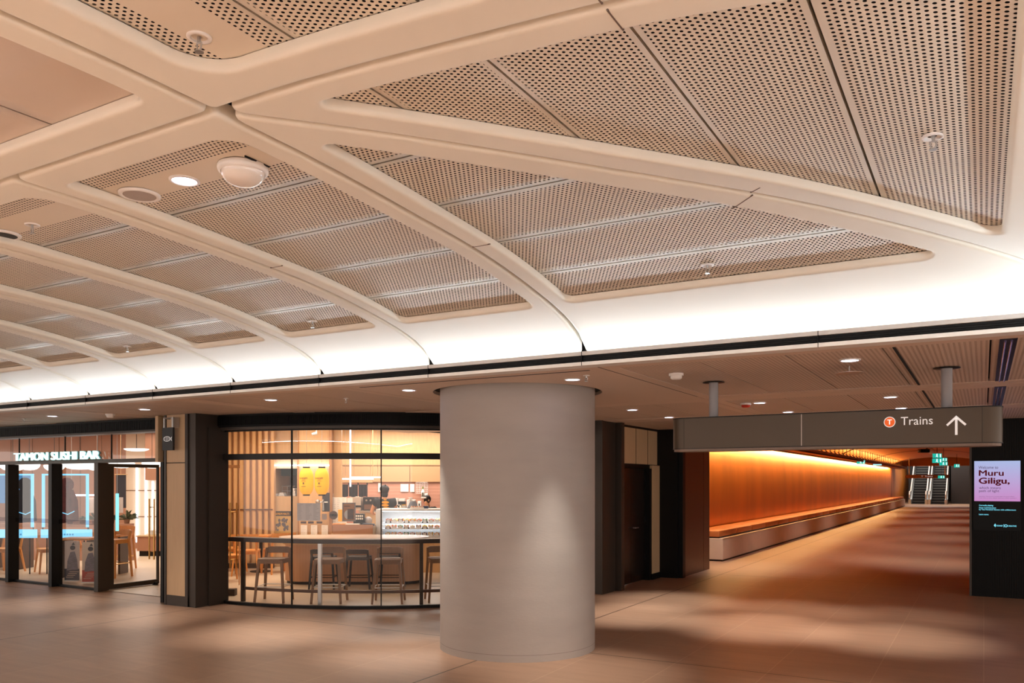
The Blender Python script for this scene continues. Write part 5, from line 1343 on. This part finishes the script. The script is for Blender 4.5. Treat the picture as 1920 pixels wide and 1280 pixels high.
def worker(label, loc, rz, S, lean, turn, facing_back, mark):
    # pelvis, spine, chest, neck, head; arms; legs   (faces -y before turning)
    j = [(0,0,.92),(0,-.02,1.10),(0,-.02-lean*.5,1.30),(0,-lean,1.42),(0,-lean*1.2,1.48),(0,-lean*1.35-.01,1.57),
         (.19,-lean*.7,1.36),(.27,-lean*.9-.08,1.13),(.20,-lean-.30,1.08),(.16,-lean-.38,1.08),
         (-.19,-lean*.7,1.36),(-.27,-lean*.9-.08,1.13),(-.20,-lean-.30,1.08),(-.16,-lean-.38,1.08),
         (.10,0,.86),(.11,-.02,.48),(.11,.02,.08),(.11,-.12,.03),(-.10,0,.86),(-.11,-.02,.48),(-.11,.02,.08),(-.11,-.12,.03)]
    e = [(0,1),(1,2),(2,3),(3,4),(4,5),(2,6),(6,7),(7,8),(8,9),(2,10),(10,11),(11,12),(12,13),(0,14),(14,15),(15,16),(16,17),(0,18),(18,19),(19,20),(20,21)]
    r = [(.10,.08),(.09,.08),(.09,.07),.050,.052,(.070,.084),.055,.042,.034,.03,.055,.042,.034,.03,.08,.06,.04,.035,.08,.06,.04,.035]
    j = [(x*S, y*S, z*S) for x, y, z in j]; r = [tuple(q*S for q in x) if isinstance(x, tuple) else x*S for x in r]
    t, o = person('person', label, loc, rz, j, e, r, None, M_SKIN, None)
    jj = [j[0], j[1], j[2], j[6], tuple((a+b)/2 for a, b in zip(j[6], j[7])), j[10], tuple((a+b)/2 for a, b in zip(j[10], j[11]))]
    clothed(t, 'shirt', jj+[(j[3][0], j[3][1], j[3][2]-.03*S)], [(0,1),(1,2),(2,3),(3,4),(2,5),(5,6),(2,7)], [(.185*S,.15*S),(.18*S,.15*S),(.20*S,.15*S),.09*S,.07*S,.09*S,.07*S,.085*S], M_SHIRT)
    clothed(t, 'trousers', [j[0], j[14], j[15], tuple(j[16]), j[18], j[19], j[20]], [(0,1),(1,2),(2,3),(0,4),(4,5),(5,6)], [(.15*S,.12*S),.095*S,.075*S,.06*S,.095*S,.075*S,.06*S], mat('dark_trousers', (40,38,42), .8))
    h = Vector(j[5])+Vector((0,0,.015*S))
    # hair or cap sits over the crown and the back of the head
    bm = bmn(); sphere(bm, h+Vector((0,.022,.016))*S, .098*S, 24, (.90,1,1.05))
    for v in bm.verts:
        if v.co.y < h.y-.02*S and v.co.z < h.z+.045*S: v.co.y = h.y-.02*S
    obj('hair', bm, M_HAIR, t, True)
    bm = bmn()
    sphere(bm, h+Vector((0,-.100,-.015))*S, .016*S, 8, (.8,1,1.3)); obj('nose', bm, M_SKIN, t, True)
    bm = bmn(); [sphere(bm, h+Vector((sx*.034,-.088,.015))*S, .009*S, 8) for sx in (-1,1)]; obj('eyes', bm, M_BLACK, t)
    bm = bmn(); box(bm, -.02*S, .02*S, h.y-.094*S, h.y-.085*S, h.z-.062*S, h.z-.055*S); obj('mouth', bm, mat('lips', (170,90,80), .5), t)
    bm = bmn(); [sphere(bm, h+Vector((sx*.088,.0,-.01))*S, .02*S, 8, (.5,1,1.4)) for sx in (-1,1)]; obj('ears', bm, M_SKIN, t, True)
    # hands: palm and five fingers
    for q in (9, 13):
        c_ = Vector(j[q]); sx = 1 if q == 9 else -1
        bm = bmn(); box(bm, c_.x-.036*S, c_.x+.036*S, c_.y-.085*S, c_.y+.01*S, c_.z-.014*S, c_.z+.014*S, None, .008*S)
        for k, L_ in enumerate((.050,.062,.066,.058)):
            x = c_.x+(-.028+.018*k)*S; rod(bm, (x, c_.y-.08*S, c_.z), (x, c_.y-(.08+L_*.6)*S, c_.z-.01*S), .0085*S, .008*S, 7); rod(bm, (x, c_.y-(.08+L_*.6)*S, c_.z-.01*S), (x, c_.y-(.08+L_*.85)*S, c_.z-.03*S), .008*S, .006*S, 7)
        rod(bm, (c_.x-sx*.03*S, c_.y-.02*S, c_.z), (c_.x-sx*.06*S, c_.y-.07*S, c_.z-.01*S), .010*S, .007*S, 7)
        obj('hand', bm, M_SKIN, t, True)
    return t, h
# worker seen from behind with a yellow print on the back
t, h = worker('worker in black cap and black shirt with yellow print, seen from behind', FL(722, 16.75), RZ+PI+math.radians(18), .955, .05, 0, True, True)
bm = bmn(); sphere(bm, h+Vector((0,.03,-.07)), .075, 16, (.95,.8,1.2)); sphere(bm, h+Vector((0,.0,.035)), .104, 20, (.95,1.05,.8)); vprism(bm, [(-.02,h.z+.09),(.02,h.z+.09),(0,h.z+.14)], .02, .04); box(bm, -.07, .07, h.y-.17, h.y-.05, h.z+.035, h.z+.050, None, .005); obj('cap', bm, mat('black_cap', (26,24,26), .7), t, True)
M_BAN = mat('yellow_print', (250,176,20), .6)
for k, (x, z, a, s_) in enumerate(((.02,1.33,.2,.03),(.015,1.275,.1,.07),(.02,1.215,0,.07),(.0,1.145,-.1,.08),)):
    bm = bmn(); pts = [(x+s_*1.0*math.cos(q), z+s_*.45*math.sin(q)*(1 if math.sin(q) > 0 else .75)) for q in [i*PI/8 for i in range(16)]]
    yb = .165 if z < 1.2 else .15
    vprism(bm, pts, yb-.05, yb+.01); obj('back_print', bm, M_BAN, t)
# second worker bending low behind the case, facing left
t, h = worker('worker with white goggles on a dark cap leaning behind the display case', FL(808, 16.55), RZ+math.radians(-42), .84, .10, 0, False, False)
bm = bmn(); box(bm, -.075, .075, h.y-.086, h.y-.055, h.z+.030, h.z+.058, None, .012); obj('goggles', bm, M_WHITE, t)

# ------------------------------------------------------------------ inside the left shop
sa = link('wall_left', None); sa['kind'] = 'structure'
Ya = 20.8
M_BRW = mat('brown_wall_panel', (168,120,94), .5, noise=.05, nscale=3)
bm = bmn(); fbox(bm, -80, 236, Ya, Ya+.1, 0, 3.04); obj('brown_panel', bm, M_BRW, sa)
bm = bmn(); fbox(bm, 294, 372, Ya-1.2, Ya-1.1, 0, 3.04); obj('brown_panel', bm, M_BRW, sa)
bm = bmn()
for px in (-20, 20, 60, 110, 150, 190): fbox(bm, px, px+.7, Ya-.01, Ya, 0, 3.04)
obj('panel_joint', bm, mat('dark_joint', (0,0,0)), sa)
bm = bmn(); fbox(bm, 236, 296, Ya, Ya+.1, 0, 3.04); obj('white_panel', bm, mat('white_fluted_panel', (222,200,176), .4), sa)
bm = bmn(); fbox(bm, 236, 296, Ya-.02, Ya, 0, zz(1010,Ya)); obj('base_panel', bm, M_BRW, sa)
bm = bmn(); [fbox(bm, 236, 296, Ya-.012, Ya, zz(py,Ya), zz(py,Ya)+.02) for py in (920, 969)]; obj('panel_joint', bm, mat('dark_joint', (0,0,0)), sa)
bm = bmn(); fbox(bm, 272, 300, Ya-.6, Ya-.5, zz(900,Ya), 3.04); obj('brown_panel', bm, M_BRW, sa)
for px, lb, y0 in ((256,'tall vertical white light line, left of three on the pale shop wall',872),(273,'tall vertical white light line, middle of three on the pale shop wall',872),(286,'tall vertical white light line, right of three on the pale shop wall',902)):
    t = thing('vertical_light_bar', lb, 'light strip', FL(px, Ya-.06, zz(1016 if px < 260 else 1003,Ya)), RZ, 'vertical light lines in the left shop')
    hh_ = zz(y0,Ya)-t.location.z; bm = bmn(); box(bm, -.022, .022, 0, .03, 0, hh_); obj('diffuser', bm, glow('bar_white', (235,240,250), 4), t)
bm = bmn(); fbox(bm, 100, 199, 17.6, 17.74, 0, zz(981,17.6)-.003); fbox(bm, -60, 60, 17.6, 17.74, 0, zz(981,17.6)-.003); struct('wall_partition', bm, M_BRW)
# disc lamps
for px, py, w, Y, lb in ((24,873,44,15.5,'disc pendant partly hidden at the left edge of the left shop'),(55,872,36,16.4,'disc pendant between the first two dark mullions'),(102,874,36,16.4,'disc pendant just left of the second dark mullion'),(150,870,60,15.0,'largest disc pendant right of the second dark mullion'),(183,873,44,17.0,'disc pendant touching the third dark mullion'),
                         (256,842,44,14.2,'high thin disc pendant seen over the open glass door'),(228,869,46,18.2,'disc pendant left of the vertical light lines'),(285,869,36,17.2,'disc pendant right of the vertical light lines')):
    t = thing('disc_pendant', lb, 'pendant light', FL(px, Y, zz(py,Y)), RZ, 'white disc pendants in the left shop')
    r = wid(w/2, Y); bm = bmn(); lathe(bm, [(0,-.10),(r*.4,-.095),(r*.7,-.075),(r*.92,-.035),(r,0),(r,.02),(r*.9,.03),(0,.035)], 40); obj('disc', bm, glow('disc_white', (255,246,236), 2.2), t, True)
    bm = bmn(); rod(bm, (0,0,.03), (0,0,3.02-t.location.z), .005, n=6); obj('cable', bm, M_BLACK, t)
    if px == 256: t.scale = (1,1,.35)
# glowing stand-ins for screens reflected in the glass, added behind it
def fig_mat(): return mat('dark_red_reflected_figure', (150,52,40), .6, noise=.4, nscale=9)
M_BLUE = glow('sky_blue_reflection', (120,196,236), 1.5)
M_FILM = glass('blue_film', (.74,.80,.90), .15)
for px0, px1, lb in ((-12,64,'light blue glowing stand-in for a reflected screen behind the leftmost windows of the left shop'),(80,167,'light blue glowing stand-in for a reflected screen behind the second and third windows of the left shop')):
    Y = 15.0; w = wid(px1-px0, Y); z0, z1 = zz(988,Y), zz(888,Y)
    t = thing('reflected_screen', lb, 'display', FL((px0+px1)/2, Y, z0), RZ, 'blue stand-ins for reflected screens'); h_ = z1-z0
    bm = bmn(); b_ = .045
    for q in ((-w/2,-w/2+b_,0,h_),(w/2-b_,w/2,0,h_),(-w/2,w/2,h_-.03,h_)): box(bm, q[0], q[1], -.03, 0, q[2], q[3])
    obj('reflected_frame', bm, M_BLUE, t)
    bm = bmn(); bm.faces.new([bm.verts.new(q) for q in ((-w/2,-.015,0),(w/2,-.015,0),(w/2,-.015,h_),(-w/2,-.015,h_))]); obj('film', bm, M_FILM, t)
    bm = bmn(); box(bm, -w/2-.02, w/2+.06, -.03, 0, zz(1008,Y)-z0, zz(992,Y)-z0); obj('reflected_caption_bar', bm, M_BLUE, t)
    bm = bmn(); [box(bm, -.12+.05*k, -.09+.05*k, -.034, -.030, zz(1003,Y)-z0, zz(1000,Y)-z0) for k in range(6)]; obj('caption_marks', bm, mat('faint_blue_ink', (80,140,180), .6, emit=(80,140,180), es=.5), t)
    if px0 < 0: bm = bmn(); box(bm, -w/2+b_, w/2-b_, -.006, -.001, h_*.45, h_-.03); obj('reflected_backdrop', bm, glow('reflected_blue_backdrop', (96,160,205), .8), t)
    bm = bmn(); x = w*.03 if px0 > 0 else w*.28                      # generic figure of the reflected picture, head and shoulders
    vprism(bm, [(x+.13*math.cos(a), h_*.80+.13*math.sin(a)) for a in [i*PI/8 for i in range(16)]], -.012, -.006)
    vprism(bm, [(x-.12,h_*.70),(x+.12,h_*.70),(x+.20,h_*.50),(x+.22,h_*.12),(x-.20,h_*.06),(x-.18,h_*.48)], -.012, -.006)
    obj('reflected_figure', bm, fig_mat() if px0 > 0 else mat('dark_reflected_figure', (56,44,48), .6), t)
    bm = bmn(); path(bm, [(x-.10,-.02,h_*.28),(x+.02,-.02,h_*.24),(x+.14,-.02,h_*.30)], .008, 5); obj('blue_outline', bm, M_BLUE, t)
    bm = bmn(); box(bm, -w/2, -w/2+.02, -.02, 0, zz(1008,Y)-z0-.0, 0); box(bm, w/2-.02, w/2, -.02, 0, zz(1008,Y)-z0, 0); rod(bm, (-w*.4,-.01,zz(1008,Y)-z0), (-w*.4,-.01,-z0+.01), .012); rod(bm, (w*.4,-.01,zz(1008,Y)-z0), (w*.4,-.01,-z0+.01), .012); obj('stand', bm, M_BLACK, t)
t = thing('blue_light_bar', 'short cyan glowing bar hanging beside the glass door', 'light strip', FL(219, 13.6, zz(995,13.6)), RZ)
bm = bmn(); box(bm, -.02, .02, 0, .03, 0, zz(925,13.6)-zz(995,13.6)); obj('diffuser', bm, glow('cyan_bar', (110,215,240), 2.5), t)
bm = bmn(); rod(bm, (0,.01,zz(925,13.6)-zz(995,13.6)), (0,.01,3.02-zz(995,13.6)), .004, n=5); obj('cable', bm, M_STEEL, t)
t = thing('linear_pendant', 'white tube over the menu boards in the left shop', 'pendant light', FL(158, 17.4, zz(928,17.4)), RZ)
bm = bmn(); w = wid(30, 17.4); rod(bm, (-w,0,0), (w,0,0), .02); obj('tube', bm, glow('tube_white', (0,0,0), 1), t)
bm = bmn(); [rod(bm, (q,0,0), (q,0,3.0-zz(928,17.4)), .003, n=4) for q in (-w*.8, w*.8)]; obj('suspension_wire', bm, M_STEEL, t)
for px, lb in ((167,'left one of the two menu sheets under the white tube'),(179,'right one of the two menu sheets under the white tube'),(225,'pale menu sheet beside the open glass door')):
    sheet_paper('menu_sheet', lb, 'menu', px-6, px+6, 932, 961, 17.5, mat('pale_sheet', (196,184,178), .6), rows=9, group='menu sheets in the left shop')
t = thing('noren_curtain', 'dark hanging banner beside the pale wall of the left shop', 'curtain', FL(226, 18.5, zz(952,18.5)), RZ)
bm = bmn(); box(bm, -.10, .12, 0, .015, 0, wid(62,18.5)); obj('fabric', bm, mat('charcoal_fabric', (0,0,0)), t)
bm = bmn(); box(bm, -.13, .15, -.01, .02, wid(62,18.5), wid(63.5,18.5)); rod(bm, (0,.01,wid(63,18.5)), (0,.01,3.0-t.location.z), .004, n=5); obj('curtain_pole', bm, M_WOOD, t)
# plants
def plant(px, py, Y, h, label):
    t = thing('potted_plant', label, 'plant', FL(px, Y, zz(py,Y)), RZ, 'plants on the partition')
    bm = bmn(); lathe(bm, [(0,0),(.05,0),(.065,.09),(.055,.09),(0,.08)], 16); obj('pot', bm, mat('clay_pot', (120,84,64), .7), t)
    bm = bmn(); rnd = random.Random(int(px))
    for k in range(46):
        a = rnd.random()*2*PI; el = .2+rnd.random()*1.2; L_ = h*(.5+.5*rnd.random()); d = Vector((math.cos(a)*math.cos(el), math.sin(a)*math.cos(el)*.5, math.sin(el)))
        o_ = Vector((0,0,.08)); m_ = o_+d*L_*.6; e_ = o_+d*L_+Vector((0,0,-.25*L_)); n_ = d.cross(Vector((0,0,1))).normalized()*.018
        vs = [bm.verts.new(q) for q in (o_, m_-n_, e_, m_+n_)]; bm.faces.new((vs[0],vs[1],vs[2])); bm.faces.new((vs[0],vs[2],vs[3]))
    obj('leaves', bm, mat('dark_leaf', (72,84,60), .5, noise=.3, nscale=12), t)['kind'] = 'stuff'
plant(131, 981, 17.6, .30, 'bushy dark green plant left of centre on the shop partition')
plant(155, 981, 17.65, .13, 'small dark green plant in the middle of the shop partition')
plant(178, 981, 17.6, .32, 'bushy dark green plant by the third mullion of the left shop')
plant(209, 981, 17.65, .24, 'dark green plant just inside the open glass door')
plant(238, 981, 17.65, .32, 'airy spreading plant in front of the pale shop wall')
bm = bmn(); fbox(bm, 200, 246, 17.58, 17.72, 0, zz(981,17.6)-.003); struct('wall_partition', bm, M_BRW)
# tables, chairs, stools
def table(px, Y, w, d, z, label):
    t = thing('dining_table', label, 'table', FL(px, Y), RZ, 'wooden tables in the left shop')
    bm = bmn(); prism(bm, rrect(w, d, .03), z-.035, z); obj('tabletop', bm, M_WOODO, t)
    for sx in (-1,1):
        bm = bmn(); box(bm, sx*w*.42-.02, sx*w*.42+.02, -d*.4, d*.4, 0, z-.035); obj('leg', bm, mat('table_leg_dark', (70,50,40), .5), t)
table(150, 14.6, .55, .45, .70, 'wooden table above the two printed banners')
table(214, 15.15, .40, .4, .72, 'wooden table seen through the glass door with stools')
table(20, 16.0, .7, .6, .66, 'wooden table at the far left window')
ch1 = make_chair('wooden chair with slanting legs behind the second dark mullion', 'wooden chairs in the left shop', M_WOODO)
for i, (px, Y, a, lb) in enumerate(((96,15.3,70,None),(8,15.3,20,'wooden chair at the far left window'),(178,16.3,-160,'wooden chair behind the table by the third mullion'))):
    o = ch1 if i == 0 else copy_tree(ch1)
    if lb: o['label'] = lb
    put(o, FL(px, Y), math.radians(a))
s1 = make_stool('bar_stool', 'orange wooden stool nearest the open glass door', M_WOODO, M_GOLD, 'orange stools in the left shop')
for i, (px, Y, a, lb) in enumerate(((214,14.55,10,None),(226,15.85,30,'orange wooden stool farther inside past the open glass door'))):
    o = s1 if i == 0 else copy_tree(s1)
    if lb: o['label'] = lb
    put(o, FL(px, Y), math.radians(a))
t = thing('service_counter', 'low brown counter seen right of the door handles', 'counter', FL(280, 18.6), RZ)
bm = bmn(); box(bm, -.28, .45, 0, .6, .12, zz(1004,18.6)-.03); obj('cabinet', bm, M_BRW, t); bm = bmn(); box(bm, -.30, .47, -.02, .62, zz(1004,18.6)-.03, zz(1004,18.6)); obj('worktop', bm, M_TIMBER, t)
bm = bmn(); box(bm, -.25, .42, .05, .6, 0, .12); obj('plinth', bm, M_BLACK, t)
for px, lb in ((283,'left stack of white bowls on the brown counter'),(294,'right stack of white bowls on the brown counter')):
    t = thing('bowl_stack', lb, 'bowls', FL(px, 18.8, zz(1004,18.6)), RZ, 'white bowls on the counter')
    for k in range(5): bm = bmn(); lathe(bm, [(0,0),(.03,0),(.06,.035),(.055,.035),(0,.01)], 16, (0,0,k*.02)); obj('bowl', bm, M_WHITE, t, True)
# printed banners standing inside the glass
def banner(px0, px1, py0, py1, Y, base, low, label, hair):
    w = wid(px1-px0, Y); z0, z1 = max(zz(py1,Y), .012), zz(py0,Y); h_ = z1-z0
    t = thing('printed_banner', label, 'banner', FL((px0+px1)/2, Y, z0), RZ, 'printed banners behind the glass')
    bm = bmn(); box(bm, -w/2, w/2, 0, .01, 0, h_); obj('banner_sheet', bm, base, t)
    bm = bmn(); box(bm, -w/2, w/2, -.003, 0, 0, h_*.30); obj('lower_field', bm, low, t)
    bm = bmn(); vprism(bm, [(w*.05+w*.17*math.cos(a), h_*.83+w*.15*math.sin(a)) for a in [i*PI/8 for i in range(16)]], -.006, -.001); vprism(bm, [(-w*.02,h_*.90),(w*.10,h_*.97),(w*.2,h_*.90)], -.006, -.001); obj('printed_hair', bm, mat('print_black', (44,40,46), .6), t)
    bm = bmn(); vprism(bm, [(-w*.1,h_*.72),(w*.18,h_*.74),(w*.36,h_*.50),(w*.40,h_*.28),(-w*.34,h_*.26),(-w*.30,h_*.50)], -.004, -.001); obj('printed_robe', bm, mat('print_robe', hair, .6, noise=.4, nscale=14, stretch=(1,1,3)), t)
    bm = bmn(); [box(bm, -w*.4+.02*k, w*.1+.03*k, -.005, -.003, h_*(.08+.045*k), h_*(.095+.045*k)) for k in range(4)]; obj('printed_lines', bm, mat('print_pale', (200,170,150), .6), t)
    bm = bmn(); box(bm, -w/2, w/2, -.03, .05, -.006, .006); rod(bm, (0,.02,0), (0,.02,h_), .006); obj('banner_stand', bm, M_STEEL, t)
banner(121, 149, 1014, 1088, 13.75, mat('banner_mauve', (214,198,190), .6), mat('banner_dark', (60,56,66), .6), 'printed banner with dark lower field, left of the pair behind the glass', (120,112,122))
banner(154, 183, 1016, 1091, 13.55, mat('banner_cream', (232,212,190), .6), mat('banner_red', (176,60,46), .6), 'printed banner with red lower field, right of the pair behind the glass', (186,138,104))
